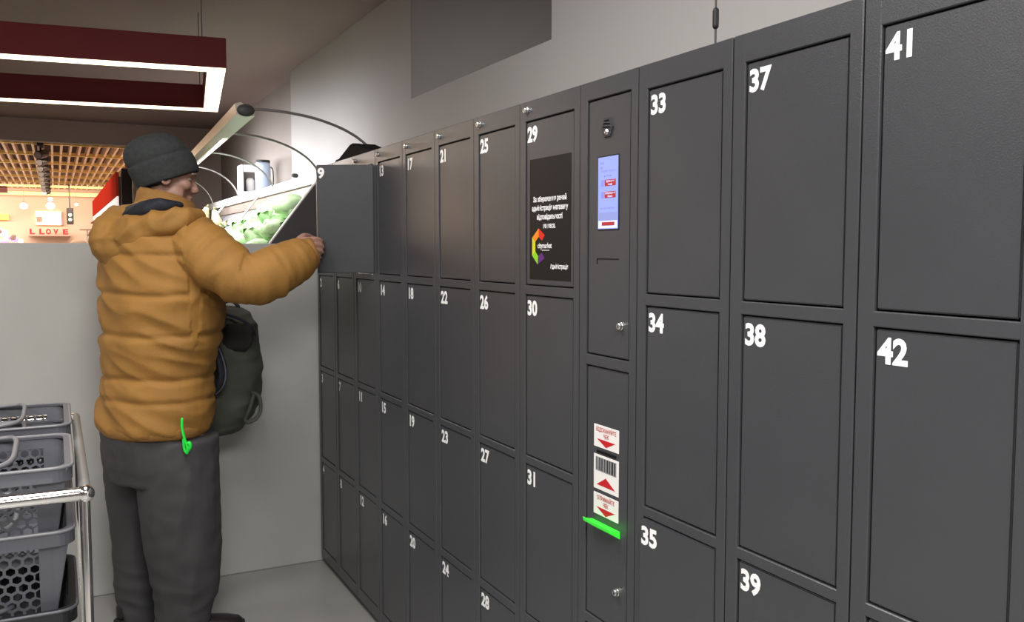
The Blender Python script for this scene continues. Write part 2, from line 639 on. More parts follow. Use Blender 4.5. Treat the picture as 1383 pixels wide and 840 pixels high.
        yT0, yT1 = 1.646 - hy, 1.536 - hy
        secs = [(0.0, .8015), (-.020, .8040), (-.024, .8085), (-.0262, .8085), (-.0235, .7995), (-.004, .787), (0.0, .784)]
        va = [b.verts.new((p[0], yT0, p[1])) for p in secs]
        vb = [b.verts.new((p[0], yT1, p[1])) for p in secs]
        for i in range(len(secs)):
            j = (i + 1) % len(secs)
            b.faces.new((va[i], va[j], vb[j], vb[i]))
        b.faces.new(va)
        b.faces.new(list(reversed(vb)))
        bmesh.ops.bevel(b, geom=list(b.edges), offset=.001, segments=1, affect='EDGES')
        tr = new_obj('receipt_tray', b, green, D1)
        tr['label'] = 'bright green glowing receipt tray'
    ycur = yfar

# cable over the lockers
t = bmesh.new()
cA = Vector((.15, 1.43, 1.755))
tube(t, [(cA.x, cA.y, CEIL), (cA.x, cA.y, 1.765)], .0022, 8)
ca = tag(new_obj('hanging_cable', t, M['wire']), 'thin dark cable hanging from the ceiling to the locker tops', 'cable')
t = bmesh.new()
tube(t, [(cA.x, cA.y, 1.845), (cA.x, cA.y, 1.875)], .0065, 10)
new_obj('cable_connector', t, M['black'], ca)
# black wedge lying on the locker tops
t = bmesh.new()
bm = boxm((.02, 3.24, 1.761), (.12, 3.70, 1.776), .004)
q = bmesh.new()
pr = [(3.28, 1.776), (3.66, 1.776), (3.50, 1.818), (3.46, 1.820)]
a_ = [q.verts.new((.024, y, z)) for y, z in pr]
b_ = [q.verts.new((.115, y, z)) for y, z in pr]
q.faces.new(a_)
q.faces.new(list(reversed(b_)))
for i in range(4):
    j = (i + 1) % 4
    q.faces.new((a_[i], a_[j], b_[j], b_[i]))
t.free()
wd = tag(new_obj('folded_case', bm, M['gap']), 'flat black wedge-topped case lying on the far locker tops', 'case')
new_obj('case_lid', q, M['gap'], wd)

# ------------------------------------------------------------------ red lamp frame
LZ, LH = 2.2, .138
A = Vector((-.335, 4.166, 0))
dirx = (Vector((-1.218, 4.281, 0)) - A).normalized()
diry = Vector((.012, 1.29, 0)).normalized()
LL, LW, BW = 1.75, 1.30, .085
lamp = thing('pendant_lamp', 'large red rectangular frame lamp with glowing warm underside', 'lamp', (A.x, A.y, LZ), math.atan2(-dirx.y, -dirx.x))
# local: x = -dirx direction (to the right); y away
for (x0, x1, y0, y1) in ((-LL, 0, 0, BW), (-LL, 0, LW - BW, LW), (-BW, 0, BW, LW - BW), (-LL, -LL + BW, BW, LW - BW)):
    s = new_obj('frame_side', boxm((x0, y0, .006), (x1, y1, LH), .002), M['red'], lamp)
    new_obj('light_strip', boxm((x0 + .004 * (x1 > -1e-6 or 0), y0 + .004, 0), (x1 - .004, y1 - .004, .007)), M['led'], s)
for x, y in ((-.10, .05), (-.10, LW - .05), (-1.3, .05), (-1.3, LW - .05)):
    t = bmesh.new()
    tube(t, [(x, y, LH), (x, y, CEIL - LZ)], .0022, 6)
    new_obj('suspension_wire', t, M['wire'], lamp)
lw = area('red_lamp_light', (A.x - .8, A.y + .65, LZ - .02), 1.4, 1.0, 8, (1.0, .8, .6))

# ------------------------------------------------------------------ produce case
CX, RZ = .35, 1.845
lightgrey = mat('case_white_metal', (0.75, 0.74, 0.72), 0.35, var=0.03)
darkpanel = mat('case_dark_panel', (0.075, 0.07, 0.078), 0.5, var=0.05)
beige = mat('case_back_panel', (0.20, 0.165, 0.145), 0.3, var=0.05)
wood = mat('canopy_metal', (0.36, 0.30, 0.25), 0.35, 0.4, var=0.08)
greytube = mat('satin_tube', (0.42, 0.41, 0.40), 0.3, 0.8, var=0.05)
Y0c, Y1c = 4.14, 9.6
case = thing('produce_case', 'open produce display case with curved canopy arms behind the partition', 'display case', (.3, 4.1, FLOOR))
cl = Vector((-.3, -4.1, -FLOOR))


def cpart(name, bm, m, smooth=False, parent=None):
    bm.transform(Matrix.Translation(cl))
    o = new_obj(name, bm, m, parent or case, smooth)
    return o


cpart('case_base', boxm((-.05, 5.2, FLOOR), (.58, Y1c, 1.15), .01), darkpanel)
cpart('end_cabinet', boxm((CX + .01, Y0c, FLOOR), (.58, 5.19, RZ - .053), .004), darkpanel)
cpart('shelf_rail', boxm((CX, Y0c, RZ - .052), (.59, Y1c, RZ + .012), .004), lightgrey)
cpart('back_panel', boxm((CX + .02, 5.2, 1.15), (CX + .05, Y1c, RZ - .05)), beige)
bm = bmesh.new()
for (x, z) in ((CX + .02, 1.72), ):
    box(bm, (x - .004, 5.2, z - .004), (x + .002, Y1c, z))
cpart('panel_joint', bm, M['gap'])
# sloped tray
sl0, sl1 = Vector((.33, 0, 1.70)), Vector((-.02, 0, 1.20))
bm = bmesh.new()
pr = [(.34, 1.70), (-.03, 1.22), (-.05, 1.24), (-.05, 1.15), (.34, 1.15)]
va = [bm.verts.new((x, 5.21, z)) for x, z in pr]
vb = [bm.verts.new((x, Y1c, z)) for x, z in pr]
bm.faces.new(va)
bm.faces.new(list(reversed(vb)))
for i in range(5):
    bm.faces.new((va[i], va[(i + 1) % 5], vb[(i + 1) % 5], vb[i]))
cpart('sloped_tray', bm, darkpanel)
# dividers with a pale top edge
for yd in (5.2, 6.9, 8.4):
    bm = bmesh.new()
    pr = [(CX, RZ - .03), (.063, 1.438), (-.07, 1.25), (-.07, 1.10), (CX, 1.10)]
    va = [bm.verts.new((x, yd - .008, z)) for x, z in pr]
    vb = [bm.verts.new((x, yd + .008, z)) for x, z in pr]
    bm.faces.new(va)
    bm.faces.new(list(reversed(vb)))
    for i in range(5):
        bm.faces.new((va[i], va[(i + 1) % 5], vb[(i + 1) % 5], vb[i]))
    if yd < 6:
        cpart('divider_panel', bm, darkpanel)
    else:
        bm.free()
    bm = bmesh.new()
    tube(bm, [(CX, yd, RZ - .03), (.063, yd, 1.438), (-.07, yd, 1.25)], .009, 8)
    cpart('divider_edge', bm, lightgrey, True, case)
# canopy beam
B0, B1 = Vector((-.272, Y0c, 2.030)), Vector((-.03, 8.6, 2.09))
d = (B1 - B0).normalized()
sx = Vector((d.y, -d.x, 0))
bm = bmesh.new()
sec = [(-.03, -.028), (.05, -.032), (.045, .0), (-.01, .028), (-.034, .02)]
va = [bm.verts.new(B0 + sx * a + Vector((0, 0, b))) for a, b in sec]
vb = [bm.verts.new(B1 + sx * a + Vector((0, 0, b))) for a, b in sec]
bm.faces.new(va)
bm.faces.new(list(reversed(vb)))
for i in range(5):
    bm.faces.new((va[i], va[(i + 1) % 5], vb[(i + 1) % 5], vb[i]))
cb = cpart('canopy_beam', bm, wood)
bm = bmesh.new()
ball(bm, B0 + Vector((.012, .0, -.008)), (.040, .012, .028), seg=16)
cpart('beam_end_cap', bm, M['wire'], True)
bm = bmesh.new()
tube(bm, [B0.lerp(B1, .26) + sx * .025 + Vector((0, 0, -.030)), B1 + sx * .025 + Vector((0, 0, -.030))], .006, 8)
cpart('light_tube', bm, mat('tube_glow', (1, 1, 1), .5, emit=(1, .92, .8), estr=.45), True)
for ya in (4.16, 5.19, 6.42, 7.75, 9.1):
    tt = (min(ya, 8.5) - Y0c) / (8.6 - Y0c)
    s = B0.lerp(B1, tt)
    xs, zs = s.x, s.z
    e = Vector((CX, ya, RZ))
    pts = []
    for k in range(25):
        u = k / 24
        # a quarter-like arch: from the beam, over the top and down to the rail
        ang = math.radians(100 - 90 * u)
        a0, a1 = math.radians(100), math.radians(12)
        cx_, cz_ = math.cos(math.radians(100)), math.sin(math.radians(100))
        ang = a0 + (a1 - a0) * u
        fx = (math.cos(ang) - math.cos(a0)) / (math.cos(a1) - math.cos(a0))
        fz = (math.sin(ang) - math.sin(a0)) / (math.sin(a1) - math.sin(a0))
        pts.append((xs + (e.x - xs) * fx, ya, zs + (e.z - zs) * fz))
    bm = bmesh.new()
    tube(bm, pts, .0065, 8)
    cpart('curved_arm', bm, greytube, True)
bm = bmesh.new()
pS = at_x(398, 237, CX)
tube(bm, [(CX - .006, pS.y, pS.z), (CX + .01, pS.y, pS.z)], .014, 12)
cpart('rail_screw', bm, M['wire'])
produce_light = area('canopy_light', (-.10, 6.9, 2.02), .08, 3.5, 68, (.97, .97, 1.0), rot=(0, math.radians(-60), math.radians(-3)))

# white frame box and canister on the rail
random.seed(11)
p0 = at_x(352, 243, .44)
mwhite = mat('white_plastic', (0.8, 0.8, 0.8), 0.35, var=0.02)
paleblue = mat('pale_blue_plastic', (0.45, 0.52, 0.68), 0.35, var=0.03)
zt = RZ + .013
fb = thing('weighing_printer', 'white open-fronted box machine standing on the case rail', 'machine', (.44, p0.y + .36, zt))
bm = bmesh.new()
w_, h_ = .19, .245
box(bm, (-w_ / 2, -.06, 0), (-w_ / 2 + .02, .12, h_), .006)
box(bm, (w_ / 2 - .02, -.06, 0), (w_ / 2, .12, h_), .006)
box(bm, (-w_ / 2 + .015, -.06, 0), (w_ / 2 - .015, .12, .022), .005)
box(bm, (-w_ / 2 + .015, -.06, h_ - .06), (w_ / 2 - .015, .12, h_), .008)
new_obj('housing', bm, mwhite, fb)
new_obj('recess_back', boxm((-w_ / 2 + .015, .06, .02), (w_ / 2 - .015, .07, h_ - .05)), beige, fb)
bm = bmesh.new()
loft(bm, [((-.01, .02, .02), (.035, 0, 0), (0, .03, 0)), ((-.01, .02, .12), (.035, 0, 0), (0, .03, 0)), ((-.01, .02, .14), (.02, 0, 0), (0, .018, 0))], 16)
new_obj('inner_roll', bm, lightgrey, fb, True)
cn = thing('canister', 'pale blue-white canister with dark lid and thin handle on the case rail', 'canister', (.43, p0.y - .14, zt))
bm = bmesh.new()
loft(bm, [((0, 0, 0), (.060, 0, 0), (0, .060, 0)), ((0, 0, .20), (.058, 0, 0), (0, .058, 0)), ((0, 0, .222), (.054, 0, 0), (0, .054, 0))], 28)
new_obj('canister_body', bm, paleblue, cn, True)
bm = bmesh.new()
loft(bm, [((0, 0, .220), (.056, 0, 0), (0, .056, 0)), ((0, 0, .238), (.056, 0, 0), (0, .056, 0)), ((0, 0, .241), (.049, 0, 0), (0, .049, 0))], 28)
new_obj('lid', bm, M['black'], cn)
bm = bmesh.new()
tube(bm, smooth_path([(.055, -.01, .19), (.074, -.012, .17), (.078, -.012, .09), (.070, -.01, .02), (.056, -.01, .012)], 5), .0045, 8)
new_obj('handle', bm, M['wire'], cn, True)

# cabbages
leafy = mat('cabbage_leaf', (0.36, 0.66, 0.28), 0.5, var=0.25, vscale=14, bump=.3, bscale=40)
leafp = mat('cabbage_leaf_pale', (0.58, 0.84, 0.48), 0.5, var=0.2, vscale=14, bump=.3, bscale=40)


def slope_pt(y, s, lift):
    a, b = Vector((.34, y, 1.70)), Vector((-.03, y, 1.22))
    n = Vector((-.48, 0, .37)).normalized()
    return a.lerp(b, s) + n * lift


cab = None


def cabbage_mesh(seed, m):
    t = bmesh.new()
    ball(t, (0, 0, 0), (.082, .105, .078), seg=28)
    off = Vector((seed * 3.1, seed * 1.7, 0))

    def f(co, n):
        a = math.atan2(co.z, co.x)
        r = abs(math.sin(a * 3.5 + 3 * co.y / .1 * .3 + seed))
        return -.010 * (r ** 4) + .012 * noise.noise(co * 22 + off) + .004 * noise.noise(co * 60 + off)
    displace(t, f)
    me = new_obj('napa_cabbage', t, m, None, True)
    d = me.data
    bpy.data.objects.remove(me)
    return d


cm = [cabbage_mesh(k, leafy if k % 2 else leafp) for k in range(4)]
# outer leaf shared
lt = bmesh.new()
rows = []
for i in range(7):
    u = i / 6
    w2 = .055 * math.sin(math.pi * (.12 + .80 * u)) + .006
    row = []
    for j in range(7):
        v = j / 6 * 2 - 1
        row.append(lt.verts.new((v * w2, -.10 + .21 * u, .078 + .012 * math.sin(6 * u + 2 * v) - .035 * v * v - .05 * (u - .5) ** 2 * 2)))
    rows.append(row)
for i in range(6):
    for j in range(6):
        lt.faces.new((rows[i][j], rows[i][j + 1], rows[i + 1][j + 1], rows[i + 1][j]))
ext = bmesh.ops.extrude_face_region(lt, geom=list(lt.faces))
for v in [e for e in ext['geom'] if isinstance(e, bmesh.types.BMVert)]:
    v.co.z += .004
lo = new_obj('outer_leaf', lt, leafp, None, True)
leafdata = lo.data
bpy.data.objects.remove(lo)
k = 0
for (y, s, l) in [(5.42, .05, .10), (5.40, .36, .09), (5.44, .66, .09), (5.70, .16, .10), (5.68, .46, .10), (5.72, .76, .09), (5.97, .06, .09),
                  (5.95, .32, .10), (5.98, .60, .10), (6.22, .18, .09), (6.22, .46, .10), (6.26, .72, .08), (6.50, .30, .09), (6.52, .56, .09),
                  (6.74, .40, .09)]:
    o = bpy.data.objects.new('napa_cabbage', cm[k % 4])
    COL.objects.link(o)
    o.location = slope_pt(y, s * .9 + .12, l - .045)
    o.rotation_euler = (random.uniform(-.4, .4), .9 + random.uniform(-.4, .4), random.uniform(-1.2, 1.2))
    lev = ('top', 'middle', 'bottom')[0 if s < .2 else 1 if s < .5 else 2]
    nth = ('first', 'second', 'third', 'fourth', 'fifth', 'sixth', 'seventh')[k // 3 if k < 12 else 4 if k < 14 else 5]
    tag(o, 'pale green cabbage in the lit produce case, %s row, %s from the dark divider' % (lev, nth), 'cabbage', 'cabbages in the produce case')
    for a in (0, 2.1, 4.2):
        lf = bpy.data.objects.new('outer_leaf', leafdata)
        COL.objects.link(lf)
        lf.parent = o
        lf.rotation_euler = (0, a + random.uniform(-.3, .3), 0)
    k += 1
# pale squashes and a dark marrow further along
cream = mat('squash_skin', (0.75, 0.66, 0.36), 0.4, var=0.15, vscale=10)
stemm = mat('squash_stem', (0.25, 0.28, 0.10), 0.6, var=0.2)
dkgreen = mat('marrow_skin', (0.02, 0.05, 0.03), 0.35, var=0.3, vscale=20)
SQ = ['cream yellow squash standing highest, just right of the man\'s face', 'cream yellow squash leaning up beside the rail, right of the highest one',
      'cream squash tilted, lower right of the standing pair', 'cream squash lowest, touching the dark green marrow',
      'cream squash lying between the standing pair and the sleeve', 'cream squash behind the jacket shoulder, farthest left']
for (px, py, y, rx) in ((276, 292, 7.5, .3), (292, 296, 7.4, -.2), (299, 311, 7.2, .5), (306, 320, 7.05, -.5), (284, 311, 7.6, .9), (272, 312, 7.9, .2)):
    p = at_y(px, py, y)
    o = thing('squash', SQ.pop(0), 'squash', p, 0, 'pale squashes in the produce case')
    t = bmesh.new()
    loft(t, [((0, 0, -.075), (.012, 0, 0), (0, .012, 0)), ((0, 0, -.065), (.035, 0, 0), (0, .035, 0)), ((0, 0, -.03), (.046, 0, 0), (0, .046, 0)),
             ((0, 0, .02), (.032, 0, 0), (0, .032, 0)), ((0, 0, .06), (.022, 0, 0), (0, .022, 0)), ((0, 0, .075), (.014, 0, 0), (0, .014, 0))], 18)
    new_obj('squash_body', t, cream, o, True)
    t = bmesh.new()
    tube(t, [(0, 0, .072), (.004, 0, .095)], .006, 8)
    new_obj('stem', t, stemm, o, True)
    o.rotation_euler = (rx, rx * .8, 0)
mp_ = at_y(326, 320, 6.85)
o = thing('marrow', 'dark green marrow lying between the squashes and cabbages', 'marrow', mp_)
t = bmesh.new()
tube(t, smooth_path([(-.10, 0, .06, .022), (-.03, 0, .02, .034), (.05, 0, -.03, .036), (.12, 0, -.07, .024)][0:0] or [(-.10, 0, .06), (-.03, 0, .025), (.05, 0, -.03), (.12, 0, -.075)], 4), .030, 14)
new_obj('marrow_body', t, dkgreen, o, True)
t = bmesh.new()
tube(t, [(-.12, 0, .075), (-.145, 0, .095)], .008, 8)
new_obj('stem', t, stemm, o, True)

# ------------------------------------------------------------------ shop beyond
slatm = mat('slat_wood', (0.72, 0.55, 0.42), 0.5, var=0.12, vscale=5)
crossm = mat('cross_slat', (0.90, 0.68, 0.22), 0.5, var=0.12, vscale=5)  # yellow light on the cross bars is painted into their base colour
GY0, GY1 = 12.25, 23.4
gx1 = -.02
sc_ = thing('slatted_ceiling', 'open grid ceiling of pale wooden slats over the far shop', 'ceiling grid', (-1.6, 12.2, CEIL))
gl = Vector((1.6, -12.2, 0))
n_sl = 30
t = boxm((-.014, GY0, 0), (.014, 22.5, .12))
t.transform(Matrix.Translation((0, -12.2, 0)))
so = new_obj('slat', t, slatm, sc_)
so.location.x = gx1 + 1.6
for k in range(1, n_sl):
    c = so.copy()
    COL.objects.link(c)
    c.parent = sc_
    c.location.x = gx1 + 1.6 - k * .112
t = boxm((-3.35, -.03, -.012), (.0, .03, .035))
t.transform(Matrix.Translation((1.62, 0, 0)))
co = new_obj('cross_slat', t, crossm, sc_)
yy = 12.9
co.location.y = yy - 12.2
while yy < 22:
    yy += 1.45
    c = co.copy()
    COL.objects.link(c)
    c.parent = sc_
    c.location.y = yy - 12.2
# glowing cove at the end of the grid
cove = tag(new_obj('cove_light', boxm((-4.0, 22.28, 2.60), (at_y(152, 265, 22.3).x, 22.34, 2.675)),
                   mat('cove_glow', (1, .6, .2), .5, emit=(1.0, .52, .12), estr=1.6)), 'long amber cove light at the far end of the slatted ceiling', 'light strip')
# track with spotlights
ta, tb = Vector((-1.16, 12.6, 2.70)), Vector((-1.12, 21.8, 2.70))
tk = thing('spotlight_track', 'black ceiling track carrying a row of spotlights in the far shop', 'lighting track', ta)
new_obj('track_rail', boxm((-.035, 0, -.01), (.035, 9.2, .03)), M['black'], tk)
for k in range(9):
    t = bmesh.new()
    y = .25 + k * 1.05
    tube(t, [(0, y, 0), (0, y, -.05)], .012, 8)
    tube(t, [(-.03, y - .07, -.11), (.05, y + .07, -.07)], .052, 14, round_ends=False)
    s = new_obj('spotlight', t, M['black'], tk)
    t = bmesh.new()
    tube(t, [(-.034, y - .077, -.113), (-.030, y - .07, -.11)], .044, 14, round_ends=False)
    t2 = new_obj('spotlight_lens', t, mat('spot_rim', (.30, .28, .30), .5, .3, var=.05) if k == 0 else bpy.data.materials['spot_rim'], s)
FY = 22.5
glow = lambda n, c, s: mat(n, c, .5, emit=c, estr=s)


def fbox(x0, y0, x1, y1, yy=FY, th=.05):
    a, b = at_y(x0, y0, yy), at_y(x1, y1, yy)
    return boxm((a.x, yy, a.z), (b.x, yy + th, b.z), .004)


o = tag(new_obj('lit_menu_board', fbox(48, 285, 83, 304, FY, .11), glow('board_glow', (1.0, .86, .50), 1.15)), 'glowing pale yellow menu board with dark square on the far wall', 'menu board')
new_obj('dark_panel', fbox(49, 292.5, 57, 300, FY - .02, .02), M['brown'], o)
new_obj('board_side', fbox(83, 287, 86, 304), M['brown'], o)
reds = mat('red_letters', (0.55, 0.02, 0.03), .4, var=.03)
sh = tag(new_obj('wall_shelf', fbox(38, 316.5, 96, 319, FY - .25, .3), mat('shelf_pink', (.5, .28, .25), .5, var=.05)), 'long shelf below the lit menu board carrying red letters', 'shelf')
for ch, px0, px1 in (('L', 40, 47), ('L', 53, 60), ('O', 62, 69), ('V', 72, 79), ('E', 85, 92)):
    a, b = at_y(px0, 316.4, FY - .18), at_y(px1, 310, FY - .18)
    t = text_bm(ch, .17, bold=.010, depth=.02)
    xs_ = [v.co.x for v in t.verts]
    zs_ = [v.co.y for v in t.verts]
    mn, mx, mz, my = min(xs_), max(xs_), min(zs_), max(zs_)
    for v in t.verts:
        v.co.x = (v.co.x - mn) / (mx - mn) * (b.x - a.x)
        v.co.y = (v.co.y - mz) / (my - mz) * .125
    t.transform(Matrix.Translation((a.x, FY - .12, at_y(60, 316.5, FY - .25).z)) @ Matrix.Rotation(math.pi / 2, 4, 'X'))
    tag(new_obj('red_letter', t, reds), 'red standing letter %s on the far wall shelf%s' % (ch, {40: ', leftmost of the word', 53: ', second of the word'}.get(px0, '')), 'letter', 'red letters on the far shelf')
# hanging loudspeaker
o = thing('hanging_speaker', 'black box loudspeaker hanging on a rod right of the menu board', 'loudspeaker', at_y(95, 303, 21.5))
a, b = at_y(90, 281, 21.5), at_y(100, 303, 21.5)
t = boxm((-(b.x - a.x) / 2, -.1, 0), ((b.x - a.x) / 2, .1, a.z - b.z), .01)
new_obj('speaker_box', t, M['black'], o)
t = bmesh.new()
tube(t, [(0, 0, a.z - b.z), (0, 0, 2.9 - b.z)], .015, 8)
new_obj('rod', t, M['black'], o)
for zz in (.10, .2):
    t = bmesh.new()
    tube(t, [(0, -.104, zz), (0, -.098, zz)], .035, 14, round_ends=False)
    new_obj('speaker_cone', t, lightgrey, o)
# spot lamps near the wall
for px, py, r in ((32, 278, .075), (68, 278, .085), (68, 269, .05), (103, 276, .035)):
    p = at_y(px, py, 21.9)
    o = thing('wall_spotlight', {32: 'bright round spotlight left of the menu board', 103: 'small round spotlight above the hanging loudspeaker'}.get(px, 'bright round spotlight above the menu board, %s of the two' % ('lower' if py > 275 else 'upper')), 'spotlight', p, 0, 'spotlights on the far wall')
    t = bmesh.new()
    ball(t, (0, 0, 0), (r, r * .5, r * .9), seg=16)
    new_obj('lamp_lens', t, bpy.data.materials.get('spot_glow') or glow('spot_glow', (1, .95, .9), 4.0), o, True)
    t = bmesh.new()
    tube(t, [(0, .02, 0), (0, .12, .02)], r * 1.05, 14, round_ends=False)
    tube(t, [(0, .10, .02), (0, .10, 2.68 - p.z)], .006, 8)
    new_obj('lamp_housing', t, M['brown'], o)
# purple-lit display at the far left
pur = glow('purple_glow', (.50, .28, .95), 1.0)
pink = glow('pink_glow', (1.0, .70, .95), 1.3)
a = at_y(0, 328, 19.5)
b = at_y(38, 328, 19.5)
o = thing('flower_display', 'purple and pink glowing display stand at the far left of the shop', 'display stand', (a.x - .3, 19.5, FLOOR))
t = boxm((0, 0, 0), (b.x - a.x + .3, .6, 1.40 - FLOOR), .01)
new_obj('display_base', t, mwhite, o)
random.seed(5)
for q in range(26):
    t = bmesh.new()
    x = random.uniform(.2, b.x - a.x + .26)
    top = 0.36 * (1 - max(0, (x - .35)) / (b.x - a.x) * .75)
    z = 1.42 - FLOOR + random.uniform(0, top)
    r = random.uniform(.03, .065)
    ball(t, (x, random.uniform(0, .3), z), (r * 1.3, r, r), seg=10)
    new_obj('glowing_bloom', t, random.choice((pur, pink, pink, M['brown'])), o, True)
# yellow counter sign and dark box at the left edge
tag(new_obj('yellow_sign', fbox(-20, 289, 12, 297), glow('yellow_glow', (1.0, .55, .08), .9)), 'yellow lit sign above the purple display at the left edge', 'sign')
tag(new_obj('dark_red_box', fbox(-30, 250, 10, 259.5, 20.0, .3), mat('dark_red', (.10, .02, .02), .5, var=.05)), 'dark red box hanging under the slatted ceiling at the left edge', 'box')
# dark round seat back and a table by the red case
p = at_y(106, 325, 16)
o = thing('tub_chair', 'dark round-backed chair just over the partition edge', 'chair', (p.x, 16, FLOOR))
t = bmesh.new()
loft(t, [((0, 0, .9), (.12, 0, 0), (0, .1, 0)), ((0, 0, p.z - FLOOR - .03), (.12, 0, 0), (0, .1, 0)), ((0, 0, p.z - FLOOR + .005), (.08, 0, 0), (0, .06, 0))], 20)
new_obj('chair_back', t, M['brown'], o, True)
t = bmesh.new()
loft(t, [((0, 0, 0), (.15, 0, 0), (0, .15, 0)), ((0, 0, .9), (.15, 0, 0), (0, .15, 0))], 20)
new_obj('chair_seat', t, M['brown'], o, True)
p = at_y(120, 311, 17)
o = thing('bar_table', 'narrow high table with steel legs left of the red display case', 'table', (p.x, 17, FLOOR))
new_obj('tabletop', boxm((-.14, -.2, p.z - FLOOR), (.1, .2, p.z - FLOOR + .02), .003), wood, o)
for lx, lx2 in ((-.02, -.06), (.06, .03)):
    t = bmesh.new()
    tube(t, [(lx, 0, p.z - FLOOR), (lx2, 0, 0)], .014, 8)
    new_obj('leg', t, M['chrome'], o)
# red display case seen from its end, and the black end panel
Xf = -.335
ya = 12.05
o = thing('red_display_case', 'tall lit display case with red header running into the far shop', 'display case', (Xf, ya, FLOOR))
t = boxm((0.02, 0, 0), (.9, 7.5, 2.30 - FLOOR))
new_obj('case_body', t, M['brown'], o)
redl = mat('red_header', (0.26, 0.018, 0.012), .95, emit=(.8, .08, .04), estr=.12, var=.04, spec=0)
new_obj('red_header', boxm((-.01, 0, 2.06 - FLOOR), (.03, 7.5, 2.36 - FLOOR), .004), redl, o)
cg = mat('case_glow', (.5, .45, .45), .95, emit=(1.0, .84, .82), estr=.75, spec=0)
new_obj('lit_interior', boxm((0.0, 0, .8), (.02, 7.5, 2.06 - FLOOR)), cg, o)
for zz in (1.1, 1.38, 1.66, 1.94):
    new_obj('shelf', boxm((-.05, 0, zz - FLOOR - .02), (.01, 7.5, zz - FLOOR), .002), M['red'], o)
random.seed(3)
for q in range(60):
    zz = random.choice((1.38, 1.66))
    y = random.uniform(.1, 7.2)
    h = random.uniform(.10, .2)
    c = random.choice((reds, M['brown'], mwhite, lightgrey))
    new_obj('packet', boxm((-.045, y, zz - FLOOR), (-.002, y + random.uniform(.05, .15), zz - FLOOR + h), .003), c, o)
a, b = at_y(163, 228, 11.95), at_y(178, 228, 11.95)
tag(new_obj('black_end_panel', boxm((a.x, 11.92, FLOOR), (b.x, 11.99, a.z), .005), M['black']), 'tall black panel closing the near end of the red display case', 'panel')

# ------------------------------------------------------------------ basket rack and baskets
RX, RY0, RY1, RH = -1.005, 2.10, 3.10, .872
rk = thing('basket_rack', 'chrome tube rack holding stacks of grey shopping baskets', 'rack', (RX - .32, (RY0 + RY1) / 2, FLOOR))
hx, hy, rz = .32, .5, RH - FLOOR


def rail(pts, r, name):
    t = bmesh.new()
    tube(t, smooth_path(pts, 6) if len(pts) > 2 else pts, r, 14)
    return new_obj(name, t, M['chrome'], rk, True)


rail([(hx, -hy, rz), (-hx, -hy, rz)], .015, 'front_bar')
rail([(-hx, hy, rz), (hx, hy, rz)], .012, 'rear_bar')
sb_ = rail([(hx + .004, -hy, rz), (hx + .004, hy, rz)], .012, 'side_bar')
sb_.data.materials[0] = mat('dull_steel', (.36, .36, .35), .5, .6, var=.05)
rail([(-hx, -hy, rz), (-hx, hy, rz)], .012, 'side_bar')
for x, y in ((hx + .004, -hy), (hx + .004, hy), (-hx, -hy), (-hx, hy)):
    rail([(x, y, rz - .01), (x, y, .0)], .0095, 'post')
t = bmesh.new()
ball(t, (hx + .004, -hy, rz), (.019, .019, .019), seg=16)
new_obj('corner_joint', t, M['chrome'], rk, True)
for y in (-hy, 0, hy):
    rail([(hx, y, .10), (-hx, y, .10)], .009, 'lower_bar')
for x in (-hx, hx):
    rail([(x, -hy, .10), (x, hy, .10)], .009, 'lower_bar')

bplast = mat('basket_plastic', (0.105, 0.108, 0.125), 0.38, var=0.06, vscale=8)
bedge = mat('basket_rim_plastic', (0.20, 0.20, 0.215), 0.32, var=0.04)
bblack = mat('handle_plastic', (0.018, 0.02, 0.022), 0.3, var=0.1)


def hexwall(bm, O, U, V, p=.0235, mu=.012, mv=.022, th=.0025, hole=.74):
    """wall with hexagonal holes spanned by U and V from O"""
    O, U, V = Vector(O), Vector(U), Vector(V)
    W_, H_ = U.length, V.length
    u, v = U.normalized(), V.normalized()
    n = u.cross(v).normalized()
    R = p / math.sqrt(3)
    nx = int((W_ - 2 * mu) / p)
    ny = int((H_ - 2 * mv - R / 2) / (1.5 * R))
    x0 = (W_ - (nx - .5) * p) / 2 + 0
    y0 = (H_ - (ny - 1) * 1.5 * R) / 2
    S = bmesh.new()
    for j in range(ny):
        for i in range(nx):
            cx, cy = x0 + i * p + (p / 2 if j % 2 else 0) - p / 4, y0 + j * 1.5 * R
            o_, i_ = [], []
            for k in range(6):
                a = math.pi / 6 + k * math.pi / 3
                o_.append(S.verts.new((cx + R * math.cos(a), cy + R * math.sin(a), 0)))
                i_.append(S.verts.new((cx + R * hole * math.cos(a), cy + R * hole * math.sin(a), 0)))
            for k in range(6):
                S.faces.new((o_[k], o_[(k + 1) % 6], i_[(k + 1) % 6], i_[k]))
    bmesh.ops.remove_doubles(S, verts=S.verts, dist=.0004)
    ext = bmesh.ops.extrude_face_region(S, geom=list(S.faces))
    for q in [e for e in ext['geom'] if isinstance(e, bmesh.types.BMVert)]:
        q.co.z += th
    a, b = x0 - p * .55, x0 + (nx - .5) * p + p * .1
    c, d = y0 - R * .75, y0 + (ny - 1) * 1.5 * R + R * .75
    for r in ((0, 0, W_, c), (0, d, W_, H_), (0, c, a, d), (b, c, W_, d)):
        box(S, (r[0], r[1], -.0005), (r[2], r[3], th + .0005))
    Mx = Matrix((u, v, n)).transposed().to_4x4()
    Mx.translation = O
    S.transform(Mx)
    merge(bm, S)


def rrect(hx, hy, r, n=6):
    out = []
    for sx_, sy_, a0 in ((1, 1, 0), (-1, 1, 90), (-1, -1, 180), (1, -1, 270)):
        for k in range(n + 1):
            a = math.radians(a0 + 90 * k / n)
            out.append((sx_ * (hx - r) + r * math.cos(a), sy_ * (hy - r) + r * math.sin(a)))
    return out


BHX, BHY, BH = .245, .190, .215


